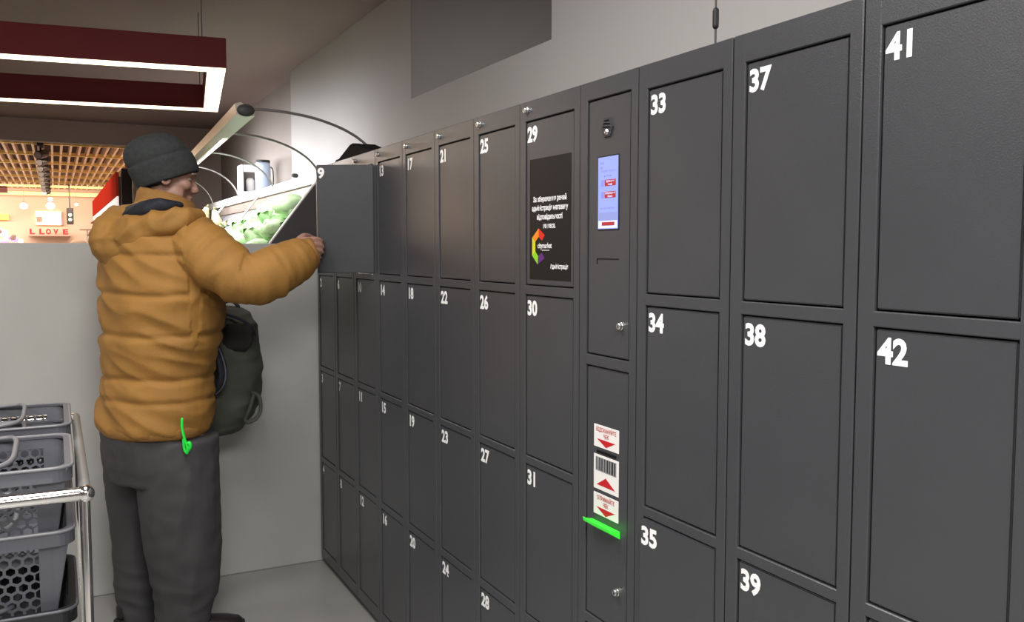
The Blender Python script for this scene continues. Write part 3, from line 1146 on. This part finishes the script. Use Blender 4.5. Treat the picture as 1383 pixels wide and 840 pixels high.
def make_basket(label, loc, bplast=bplast, bedge=bedge):
    o = thing('shopping_basket', label, 'basket', loc, 0, 'grey shopping baskets on the chrome rack')
    b = bmesh.new()
    tx, ty = .035, .030
    top = [(BHX, -BHY), (BHX, BHY), (-BHX, BHY), (-BHX, -BHY)]
    for k in range(4):
        (xa, ya), (xb, yb) = top[k], top[(k + 1) % 4]
        s = lambda x, y: Vector((x - math.copysign(tx, x), y - math.copysign(ty, y), -BH))
        A0, B0_ = s(xa, ya), s(xb, yb)
        At, Bt = Vector((xa, ya, 0)), Vector((xb, yb, 0))
        U = B0_ - A0
        midV = (At + Bt) / 2 - (A0 + B0_) / 2
        hexwall(b, A0, U, midV)
        # tapering corner gusset
        w = .0025
        for P0_, P1_ in ((A0, At), (B0_, Bt)):
            f = P1_ - midV - P0_
            tri = [P0_, P1_, P0_ + midV]
            nn = U.normalized().cross(midV.normalized()) * w
            vs1 = [b.verts.new(q) for q in tri]
            vs2 = [b.verts.new(q + nn) for q in tri]
            b.faces.new(vs1)
            b.faces.new(list(reversed(vs2)))
            for i in range(3):
                b.faces.new((vs1[i], vs1[(i + 1) % 3], vs2[(i + 1) % 3], vs2[i]))
    box(b, (-BHX + tx, -BHY + ty, -BH - .002), (BHX - tx, BHY - ty, -BH + .003))
    new_obj('basket_body', b, bplast, o)
    # rim: flange band and pale rounded edge
    b = bmesh.new()
    outer = rrect(BHX + .012, BHY + .012, .04)
    inner = rrect(BHX - .004, BHY - .004, .03)
    n = len(outer)
    lv = []
    for pts, z in ((inner, .004), (outer, .004), (outer, -.028), ([(x * .988, y * .988) for x, y in outer], -.028), ([(x * .985, y * .985) for x, y in outer], -.002), (inner, -.002)):
        lv.append([b.verts.new((x, y, z)) for x, y in pts])
    for q in range(6):
        A_, B_ = lv[q], lv[(q + 1) % 6]
        for i in range(n):
            b.faces.new((A_[i], A_[(i + 1) % n], B_[(i + 1) % n], B_[i]))
    rm = new_obj('rim', b, bplast, o)
    b = bmesh.new()
    tube(b, [(x, y, .003) for x, y in outer], .0038, 8, closed=True)
    new_obj('rim_edge', b, bedge, rm, True)
    # folded handles
    for sgn in (-1, 1):
        b = bmesh.new()
        pts = smooth_path([(sgn * -.02, -BHY - .004, .0), (sgn * .10, -BHY + .02, .010), (sgn * .135, -BHY + .06, .014), (sgn * .14, 0, .015),
                           (sgn * .135, BHY - .06, .014), (sgn * .10, BHY - .02, .010), (sgn * -.02, BHY + .004, .0)], 5)
        tube(b, pts, .006, 10)
        new_obj('handle', b, bedge if sgn > 0 else bblack, o, True)
    return o


bx0 = RX - .018 - BHX - .012
near_y, far_y = 2.355, 2.875
bk = make_basket('grey shopping basket with hexagon holes, top of the near stack in the chrome rack', (bx0, near_y, .918))


def copy_tree(o, loc, label):
    r = o.copy()
    COL.objects.link(r)
    r.location = loc
    r['label'] = label
    for ch in list(o.children):
        c = ch.copy()
        COL.objects.link(c)
        c.parent = r
        for g in list(ch.children):
            e = g.copy()
            COL.objects.link(e)
            e.parent = c
    return r


copy_tree(bk, (bx0 + .004, far_y + .01, .918), 'grey shopping basket with light showing through its holes, top of the far stack')
copy_tree(bk, (bx0 + .002, far_y, .868), 'grey shopping basket directly under the top one of the far stack')
copy_tree(bk, (bx0, near_y, .776 - .0), 'grey shopping basket second from the top in the near stack')
dk = make_basket('black shopping basket third from the top in the near stack, at the frame bottom', (bx0, near_y - .004, .60), bblack, bplast)
copy_tree(bk, (bx0, far_y, .73), 'grey shopping basket third from the top in the far stack, seen behind the bar')

# ------------------------------------------------------------------ the man
ROOT = Vector((-.715, 3.505, FLOOR))
BK = Vector((SY, CY, 0))
RT = Vector((CY, -SY, 0))


def mp(px, py, dy=0.0):
    """point on the photo's line of sight, dy metres behind the man's own plane, in his local frame"""
    d = ray(px, py)
    p = CAM + d * (((ROOT - CAM).dot(BK) + dy) / d.dot(BK)) - ROOT
    return Vector((p.dot(RT), dy, p.z))


man = thing('person', 'man in tan padded jacket and dark beanie, right hand on the open locker door', 'person',
            ROOT, -YAW)
skin = mat('skin', (0.36, 0.195, 0.145), 0.5, var=0.08, vscale=20, bump=.08, bscale=150)
jack = mat('tan_jacket_cloth', (0.33, 0.160, 0.032), 0.75, var=0.10, vscale=9, bump=.25, bscale=260)
jack2 = mat('collar_cloth', (0.31, 0.15, 0.034), 0.8, var=0.10, vscale=12, bump=.3, bscale=240)
navy = mat('navy_lining', (0.007, 0.009, 0.016), 0.7, var=0.15, bump=.2, bscale=200)
knit = mat('knit_wool', (0.030, 0.034, 0.034), 0.9, var=0.2, vscale=60, bump=.5, bscale=160)
trous = mat('grey_trouser_cloth', (0.056, 0.053, 0.056), 0.8, var=0.08, vscale=6, bump=.15, bscale=300)
shoeM = mat('shoe_leather', (0.02, 0.017, 0.016), 0.45, var=0.1)
sole = mat('shoe_sole', (0.012, 0.012, 0.012), 0.8, var=0.1)

PHI = math.radians(35)
F = Vector((math.cos(PHI), math.sin(PHI), 0))
S = Vector((math.sin(PHI), -math.cos(PHI), 0))
# --- head frame
PSI, NOD, ROLL = math.radians(22), math.radians(14), 0
HC = mp(229, 237, .02)
HR = Matrix.Rotation(PSI, 3, 'Z') @ Matrix.Rotation(NOD, 3, 'Y')


def hp(x, y, z):
    return HC + HR @ Vector((x, y, z))


b = bmesh.new()
ball(b, hp(-.012, 0, .028), (.094, .074, .092), HR)
ball(b, hp(.030, 0, -.030), (.052, .056, .078), HR)
ball(b, hp(.042, 0, -.082), (.038, .040, .030), HR)
ball(b, hp(.066, 0, -.096), (.020, .022, .018), HR)
ball(b, hp(.066, 0, .022), (.023, .050, .013), HR)
ball(b, hp(.050, 0, .050), (.030, .05, .04), HR)
for s_ in (-1, 1):
    ball(b, hp(.056, s_ * .040, -.022), (.026, .020, .022), HR)
    ball(b, hp(.030, s_ * .048, -.066), (.034, .014, .030), HR)
    ball(b, hp(.092, s_ * .009, -.037), (.010, .007, .007), HR)
tube(b, [hp(.078, 0, .014), hp(.092, 0, -.010), hp(.104, 0, -.031)], [.0065, .0075, .009], 12)
tube(b, [hp(.102, 0, -.035), hp(.084, 0, -.043)], [.008, .007], 12)
ball(b, hp(.086, 0, -.062), (.012, .022, .007), HR)
ball(b, hp(.083, 0, -.075), (.012, .019, .007), HR)
# ears
for s_ in (-1, 1):
    ring = [hp(-.008 + .016 * math.cos(a), s_ * (.074 + .008 * math.cos(a + 2.4)), -.012 + .029 * math.sin(a)) for a in [k * math.pi / 6 for k in range(12)]]
    tube(b, ring, .0052, 8, closed=True)
    ball(b, hp(-.004, s_ * .071, -.014), (.013, .006, .024), HR)
# neck and hidden torso
tube(b, [hp(-.02, 0, -.04), mp(222, 272, .02), mp(220, 292, .02), mp(218, 310, .02)], [.056, .056, .06, .09], 20)


def ring_at(py, l, r, ratio=1.4, shrink=0.0, dy=0.0, k=1.0):
    c = mp((l + r) / 2, py, dy)
    hw = (mp(r, py, dy).x - mp(l, py, dy).x) / 2
    a = hw / math.sqrt(math.cos(PHI) ** 2 + (ratio * math.sin(PHI)) ** 2) - shrink
    return (c, F * a * k, S * a * ratio * k)


body_rings = [ring_at(py, l, r, 1.45, .045) for py, l, r in ((575, 140, 288), (540, 138, 286), (500, 140, 284), (460, 140, 288), (420, 140, 290), (380, 140, 296),
                                                          (340, 142, 294), (318, 160, 284), (302, 178, 268))]
loft(b, body_rings, 28)
# right arm to the hand on the door
tube(b, [mp(258, 332, -.12), mp(300, 366, -.17), mp(338, 380, -.17), mp(370, 364, -.14), mp(400, 345, -.06), mp(408, 338, -.045)],
     [.05, .045, .042, .036, .028, .026], 16)
DOORY = .012
palm = [(mp(400, 336, -.050), .026, .022), (mp(408, 334, -.042), .035, .018), (mp(414, 333, -.036), .038, .016), (mp(420, 333, -.028), .036, .013)]
loft(b, [(c, Vector((0, 0, 1)) * h, Vector((.35, 1, 0)).normalized() * w) for c, h, w in palm], 18)
for i, (py, ln) in enumerate(((322, 1.0), (329.5, 1.1), (337, 1.05), (344, .85))):
    k_ = mp(417, py + 1, -.028)
    p1 = mp(417 + 9 * ln, py + .5, -.020)
    p2 = mp(417 + 15 * ln, py + 1.5, -.008)
    p3 = mp(417 + 18 * ln, py + 4, .0025)
    tube(b, smooth_path([(*k_, .0098), (*p1, .0092), (*p2, .0082), (*p3, .0070)], 3) and [k_, p1, p2, p3], [.0098, .0092, .0082, .0070], 12)
tube(b, [mp(404, 324, -.035), mp(410, 319, -.010), mp(417, 319, .022), mp(425, 323, .040)], [.014, .0125, .011, .009], 12)
# left arm, bent forward round the bag
LS = mp(215, 330, 0) - S * .20
tube(b, [LS, mp(250, 400, .30), mp(272, 422, .34), mp(288, 430, .34)], [.05, .042, .034, .028], 16)
loft(b, [(mp(286, 429, .34), Vector((0, 0, .030)), Vector((0, .020, 0))), (mp(294, 431, .34), Vector((0, 0, .036)), Vector((0, .014, 0))), (mp(304, 432, .34), Vector((0, 0, .034)), Vector((0, .012, 0)))], 16)
for i in range(4):
    q0 = mp(303, 428, .34) + Vector((0, .0 + i * .018 - .02, 0))
    tube(b, [q0, q0 + Vector((.022, 0, -.006)), q0 + Vector((.030, 0, -.024)), q0 + Vector((.018, 0, -.038))], [.0095, .009, .0082, .0072], 10)
q0 = mp(294, 433, .335)
tube(b, [q0, q0 + Vector((.012, -.022, -.012)), q0 + Vector((.028, -.026, -.022))], [.011, .010, .008], 10)
# legs
NL = [(545, 231, 46), (600, 240, 38), (660, 245, 34), (720, 248, 30), (780, 249, 25), (835, 249, 18), (848, 250, 16)]
FL = [(545, 186, 40), (600, 184, 36), (660, 184, 30), (720, 184, 26), (780, 186, 22), (832, 188, 16), (846, 190, 15)]
SOFF = {'n': -.08, 'f': .09}
for LG, key in ((NL, 'n'), (FL, 'f')):
    dy = SOFF[key]
    loft(b, [(mp(cx_, py, dy), F * (r / 364), S * (r / 364)) for py, cx_, r in LG], 22)
body = new_obj('body', remesh(b, .0048, 2), skin, man, True)
# eyes, brows
for s_ in (-1, 1):
    t = bmesh.new()
    ball(t, hp(.064, s_ * .031, .001), (.0105, .0115, .0075), HR, 14)
    e = new_obj('eye', t, bpy.data.materials.get('eye_white') or mat('eye_white', (.30, .26, .24), .4, var=.05), man, True)
    t = bmesh.new()
    ball(t, hp(.0725, s_ * .032, .001), (.003, .0055, .0055), HR, 12)
    new_obj('iris', t, M['brown'], e, True)
    t = bmesh.new()
    tube(t, [hp(.088, s_ * .016, .022), hp(.086, s_ * .034, .027), hp(.074, s_ * .050, .022)], .0038, 8)
    new_obj('eyebrow', t, M['brown'], man, True)
t = bmesh.new()
hair = []
ball(t, hp(-.045, 0, -.012), (.060, .0775, .058), HR)
new_obj('hair', t, mat('grey_brown_hair', (.06, .05, .045), .8, var=.3, vscale=80, bump=.5, bscale=200), man, True)

# --- beanie
t = bmesh.new()
base = mp(227.5, 243, .02)
HA = Matrix.Rotation(PSI, 3, 'Z') @ Matrix.Rotation(math.radians(-20), 3, 'Y')
ax, fx_, sx_ = HA @ Vector((0, 0, 1)), HA @ Vector((1, 0, 0)), HA @ Vector((0, 1, 0))
prof = [(-.004, .098, .0), (.0, .108, 0), (.012, .112, 0), (.04, .1155, 0), (.068, .1155, -.002), (.076, .111, -.003), (.080, .106, -.004), (.095, .108, -.006), (.115, .104, -.010),
        (.135, .094, -.014), (.150, .080, -.018), (.162, .060, -.020), (.170, .036, -.022), (.173, .012, -.022)]
loft(t, [(base + ax * s_ + fx_ * off, fx_ * r * 1.02, sx_ * r * .84) for s_, r, off in prof], 72)
bmesh.ops.subdivide_edges(t, edges=[e for e in t.edges if abs((e.verts[1].co - e.verts[0].co).dot(ax)) > .006], cuts=2)


def ribs(co, n):
    q = co - base
    a = math.atan2(q.dot(sx_), q.dot(fx_))
    return .0012 * math.cos(a * 34) + .004 * noise.noise(co * 16)


displace(t, ribs)
be = new_obj('beanie', t, knit, man, True)
be['label'] = 'dark grey knitted beanie with a turned-up cuff'

# --- jacket
t = bmesh.new()
JR = [(574, 131, 290), (566, 128, 292), (552, 128, 294), (530, 131, 294), (515, 134, 292), (500, 137, 291), (480, 134, 295), (455, 132, 302), (440, 134, 304), (430, 133, 305),
      (410, 131, 306), (385, 131, 306), (360, 131, 304), (340, 133, 300), (322, 138, 294), (308, 148, 286), (296, 162, 278), (286, 176, 270)]
loft(t, [ring_at(py, l, r, 1.38) for py, l, r in JR], 40)
# right sleeve
tube(t, [mp(252, 322, -.12), mp(272, 336, -.165), mp(296, 356, -.19), mp(322, 376, -.19), mp(342, 379, -.18), mp(364, 371, -.155), mp(386, 359, -.11),
         mp(404, 349, -.075), mp(416, 343, -.055), mp(421, 340, -.050)],
     [.088, .100, .096, .088, .085, .088, .086, .074, .062, .052], 24, round_ends=False)
ball(t, mp(262, 326, -.13), (.098, .095, .088))
# left sleeve
tube(t, [LS + Vector((0, 0, .01)), mp(232, 370, .25), mp(250, 400, .30), mp(270, 420, .33), mp(284, 428, .34)], [.085, .085, .075, .065, .05], 20, round_ends=False)
t = remesh(t, .007, 4)
elbow_a, elbow_b = mp(252, 322, -.12), mp(421, 340, -.05)
seams = [mp(200, py, 0).z for py in (345, 393, 447, 503, 532)]
sh_x = mp(300, 350, 0).x
arm_d = [mp(258, 325, -.13), mp(335, 378, -.18), mp(421, 340, -.05)]


def jacket_disp(co, n):
    # right sleeve: cross folds, torso: quilted horizontal seams and sag folds
    sleeve = co.x > sh_x and co.z > mp(300, 412, 0).z or (co.x > arm_d[0].x + .02 and co.y < -.19)
    w = noise.noise(co * 9.0) * .006
    if sleeve:
        a = arm_d[1] - arm_d[0] if co.x < arm_d[1].x else arm_d[2] - arm_d[1]
        a = a.normalized()
        s = co.dot(a)
        q = Vector((s * 15, co.dot(Vector((0, 1, 0))) * 5, co.z * 5))
        f = noise.noise(q)
        return w + .010 * (1 - abs(f) * 2.2) * .55 + .004 * noise.noise(Vector((s * 45, co.z * 9, co.y * 9)))
    d = 0
    for sz in seams:
        wob = .010 * noise.noise(Vector((co.x * 5, co.y * 5, sz * 7)))
        dz = (co.z - sz - wob) / .011
        d -= .0085 * math.exp(-dz * dz)
    q = Vector((co.x * 4, co.y * 4, co.z * 14 + co.x * 7))
    f = noise.noise(q)
    d += .008 * (1 - abs(f) * 2.4)
    d += .004 * noise.noise(Vector((co.x * 14 + 5, co.y * 14, co.z * 20)))
    return w + d


displace(t, jacket_disp)
jk = new_obj('jacket', t, jack, man, True)
jk['label'] = 'tan padded jacket'
# hem band and cuff band
t = bmesh.new()
loft(t, [ring_at(py, l, r, 1.38) for py, l, r in ((579, 134, 287), (576, 131, 290), (568, 129, 292), (561, 131, 290))], 48)
displace(t, lambda co, n: .004 * noise.noise(co * 14))
new_obj('hem', t, jack2, jk, True)
t = bmesh.new()
tube(t, [mp(417, 342, -.052), mp(423, 339.5, -.047), mp(426, 338.5, -.044)], [.055, .053, .048], 24, round_ends=False)
new_obj('cuff', t, jack2, jk, True)
# collar
t = bmesh.new()
cr = [(300, 178, 272, 0), (290, 182, 270, 0), (278, 185, 267, .0), (270, 187, 264, 0), (264, 190, 261, 0)]
rings = []
for py, l, r, _ in cr:
    c = mp((l + r) / 2, py, .0)
    hw = (mp(r, py, 0).x - mp(l, py, 0).x) / 2
    rings.append((c, F * hw * 1.0, S * hw * 1.0))
# tilt the upper rings: higher at the back, lower at the front
tilt = Matrix.Rotation(math.radians(20), 3, Vector((0, 1, 0)))
rings = [(c, tilt @ u, v) for c, u, v in rings]
inner = [(c + Vector((0, 0, .001)), u * .86, v * .86) for c, u, v in reversed(rings)]
loft(t, rings + inner, 40, caps=False)
displace(t, lambda co, n: .005 * noise.noise(co * 20) + .003 * noise.noise(co * 45))
new_obj('collar', t, jack2, jk, True)
# hood lying on the back
t = bmesh.new()
hood_path = [mp(268, 292, -.13), mp(246, 296, -.20), mp(205, 306, -.20), mp(172, 318, -.15), mp(158, 318, -.02), mp(172, 300, .12), mp(210, 288, .17)]
rad = [.018, .036, .050, .062, .066, .055, .03]
sp = smooth_path([(*p, r) for p, r in zip(hood_path, rad)], 4)
tube(t, [p[:3] for p in sp], [p[3] for p in sp], 18)
tube(t, [mp(196, 292, -.10), mp(170, 305, -.06), mp(156, 330, -.05), mp(152, 343, -.05)], [.06, .085, .075, .045], 18)
ball(t, mp(158, 324, -.07), (.076, .12, .096))
ball(t, mp(165, 334, -.13), (.068, .08, .078))
t = remesh(t, .007, 6)
displace(t, lambda co, n: .010 * (1 - 2.2 * abs(noise.noise(Vector((co.x * 10 + co.z * 8, co.y * 6, co.z * 16 - co.x * 8))))) + .004 * noise.noise(co * 30))
hd = new_obj('hood', t, jack, jk, True)
t = bmesh.new()
sp = smooth_path([(*mp(243, 277, -.155), .012), (*mp(218, 278, -.185), .028), (*mp(192, 286, -.165), .036), (*mp(172, 295, -.08), .038), (*mp(170, 290, .03), .03), (*mp(186, 282, .09), .02)], 4)
tube(t, [p[:3] for p in sp], [p[3] for p in sp], 16)
t = remesh(t, .006, 3)
displace(t, lambda co, n: .004 * noise.noise(co * 25))
hl = new_obj('hood_lining', t, navy, hd, True)
hl['label'] = 'navy hood lining'

# --- trousers
t = bmesh.new()
loft(t, [ring_at(py, l, r, 1.25) for py, l, r in ((540, 140, 286), (560, 136, 287), (590, 139, 289), (620, 144, 291), (640, 150, 290))], 36)
TN = [(590, 240, 50), (640, 242, 50), (690, 244, 49), (740, 248, 46), (790, 250, 41), (815, 249, 36), (836, 247, 34), (842, 247, 32)]
TF = [(590, 184, 44), (640, 185, 40), (690, 185, 36), (740, 186, 32), (790, 188, 29), (815, 190, 26), (834, 192, 23), (838, 192, 21)]
for TL, dy in ((TN, SOFF['n']), (TF, SOFF['f'])):
    loft(t, [(mp(cx_, py, dy), F * (r / 364 * 1.02), S * (r / 364 * .98)) for py, cx_, r in TL], 28)
t = remesh(t, .007, 5)


def trouser_disp(co, n):
    k = max(0, min(1, (.30 - co.z) / .25))
    f = noise.noise(Vector((co.x * 10, co.y * 10, co.z * 3.0)))
    g = noise.noise(Vector((co.x * 7 + 3, co.y * 7, co.z * 17 + co.x * 5)))
    return .006 * (1 - 2 * abs(f)) + (.001 + .007 * k) * (1 - 2 * abs(g)) + .003 * noise.noise(co * 20)


displace(t, trouser_disp)
tr = new_obj('trousers', t, trous, man, True)
# shoes
for (cx_, py, dy) in ((250, 850, SOFF['n']), (192, 848, SOFF['f'])):
    c = mp(cx_, py, dy)
    c.z = 0
    t = bmesh.new()
    rg = []
    for u, w_, h_, hz in ((-.09, .012, .03, .045), (-.08, .032, .05, .05), (-.03, .040, .055, .06), (.04, .043, .045, .05), (.10, .048, .034, .038), (.16, .044, .026, .03), (.20, .026, .018, .024), (.212, .008, .008, .02)):
        rg.append((c + F * u + Vector((0, 0, hz)), S * w_, Vector((0, 0, h_ * .8))))
    loft(t, rg, 20)
    displace(t, lambda co, n: 0)
    shoe = new_obj('shoe', t, shoeM, man, True)
    t = bmesh.new()
    rg = [(c + F * u + Vector((0, 0, .010)), S * w_, Vector((0, 0, .0095))) for u, w_ in ((-.10, .01), (-.085, .036), (-.03, .044), (.04, .046), (.10, .052), (.16, .048), (.205, .028), (.22, .008))]
    loft(t, rg, 16)
    new_obj('sole', t, sole, shoe)
# green lanyard out of the pocket
gl_ = mat('green_cord', (0.02, 0.75, 0.06), 0.4, var=.05)
t = bmesh.new()
ly = -.225
pts = smooth_path([mp(246, 566, ly), mp(246, 578, ly - .004), mp(249, 592, ly - .004), mp(253, 604, ly - .003), mp(253, 612, ly), mp(249, 606, ly), mp(248, 594, ly)], 5)
tube(t, pts, .0050, 8)
ln = new_obj('lanyard', t, gl_, man, True)
ln['label'] = 'bright green lanyard hanging from the pocket'
t = bmesh.new()
tube(t, smooth_path([mp(252, 600, ly - .002), mp(256, 598, ly - .004), mp(257, 604, ly - .004), mp(253, 610, ly)], 4), .006, 8)
new_obj('lanyard_clip', t, gl_, ln, True)

# --- backpack held in front of him
bagc = mat('bag_canvas', (0.085, 0.089, 0.072), 0.8, var=0.15, vscale=10, bump=.25, bscale=240)
bagd = mat('bag_mesh_dark', (0.022, 0.022, 0.022), 0.8, var=0.2, vscale=40, bump=.4, bscale=300)
strapm = mat('strap_webbing', (0.020, 0.022, 0.032), 0.7, var=.15)
edgem = mat('strap_piping', (0.14, 0.15, 0.19), 0.6, var=.05)
bp = thing('backpack', 'grey-green backpack held against the front of the man at waist height', 'bag', ROOT, -YAW)
BD = .31
t = bmesh.new()
BR = [(584, 286, 312, .05), (580, 276, 322, .08), (566, 266, 338, .105), (545, 262, 347, .115), (520, 262, 351, .115), (495, 264, 351, .11), (470, 266, 348, .11), (450, 268, 347, .105),
      (436, 270, 344, .095), (424, 276, 335, .075), (416, 286, 326, .05), (413, 294, 318, .02)]
rg = []
for py, l, r, dpt in BR:
    a_, b_ = mp(l, py, BD), mp(r, py, BD)
    rg.append(((a_ + b_) / 2, Vector(((b_.x - a_.x) / 2, 0, 0)), Vector((0, dpt, 0))))
loft(t, rg, 36, power=2.5)
t = remesh(t, .006, 3)
displace(t, lambda co, n: .007 * noise.noise(co * 11) + .006 * (1 - 2 * abs(noise.noise(Vector((co.x * 8, co.y * 8, co.z * 17))))))
new_obj('bag_body', t, bagc, bp, True)
t = bmesh.new()
rg = []
for py, l, r, dpt in ((474, 300, 332, .02), (468, 297, 340, .035), (455, 300, 343, .04), (445, 302, 342, .035), (437, 306, 338, .02)):
    a_, b_ = mp(l, py, .215), mp(r, py, .215)
    rg.append(((a_ + b_) / 2, Vector(((b_.x - a_.x) / 2, 0, 0)), Vector((0, dpt * .55, 0))))
loft(t, rg, 24, power=3)
displace(t, lambda co, n: .003 * noise.noise(co * 25))
new_obj('mesh_pocket', t, bagd, bp, True)
t = bmesh.new()
tube(t, smooth_path([mp(294, 420, .25), mp(304, 424, .21), mp(322, 430, .205), mp(338, 440, .225), mp(344, 452, .25)], 5), .006, 8)
new_obj('zipper', t, strapm, bp, True)
t = bmesh.new()
tube(t, smooth_path([mp(298, 416, .31), mp(304, 408, .31), mp(314, 407, .31), mp(322, 414, .31)], 5), .007, 8)
new_obj('top_handle', t, strapm, bp, True)
t = bmesh.new()
tube(t, smooth_path([mp(341, 530, .22), mp(350, 536, .21), mp(352, 552, .21), mp(347, 564, .21), mp(336, 570, .21), mp(331, 566, .22), mp(337, 552, .21), mp(342, 534, .215)], 6), .0065, 8, flat=1.3)
new_obj('strap_loop', t, bagc, bp, True)
t = bmesh.new()
sp = smooth_path([mp(292, 470, .12), mp(299, 490, .10), mp(301, 508, .10), mp(297, 522, .11), mp(288, 532, .14)], 6)
tube(t, sp, .020, 10, flat=.4)
sd = new_obj('shoulder_strap', t, strapm, bp, True)
t = bmesh.new()
tube(t, [Vector(p) + Vector((.014, -.010, 0)) for p in sp], .0035, 8)
new_obj('strap_piping', t, edgem, sd, True)
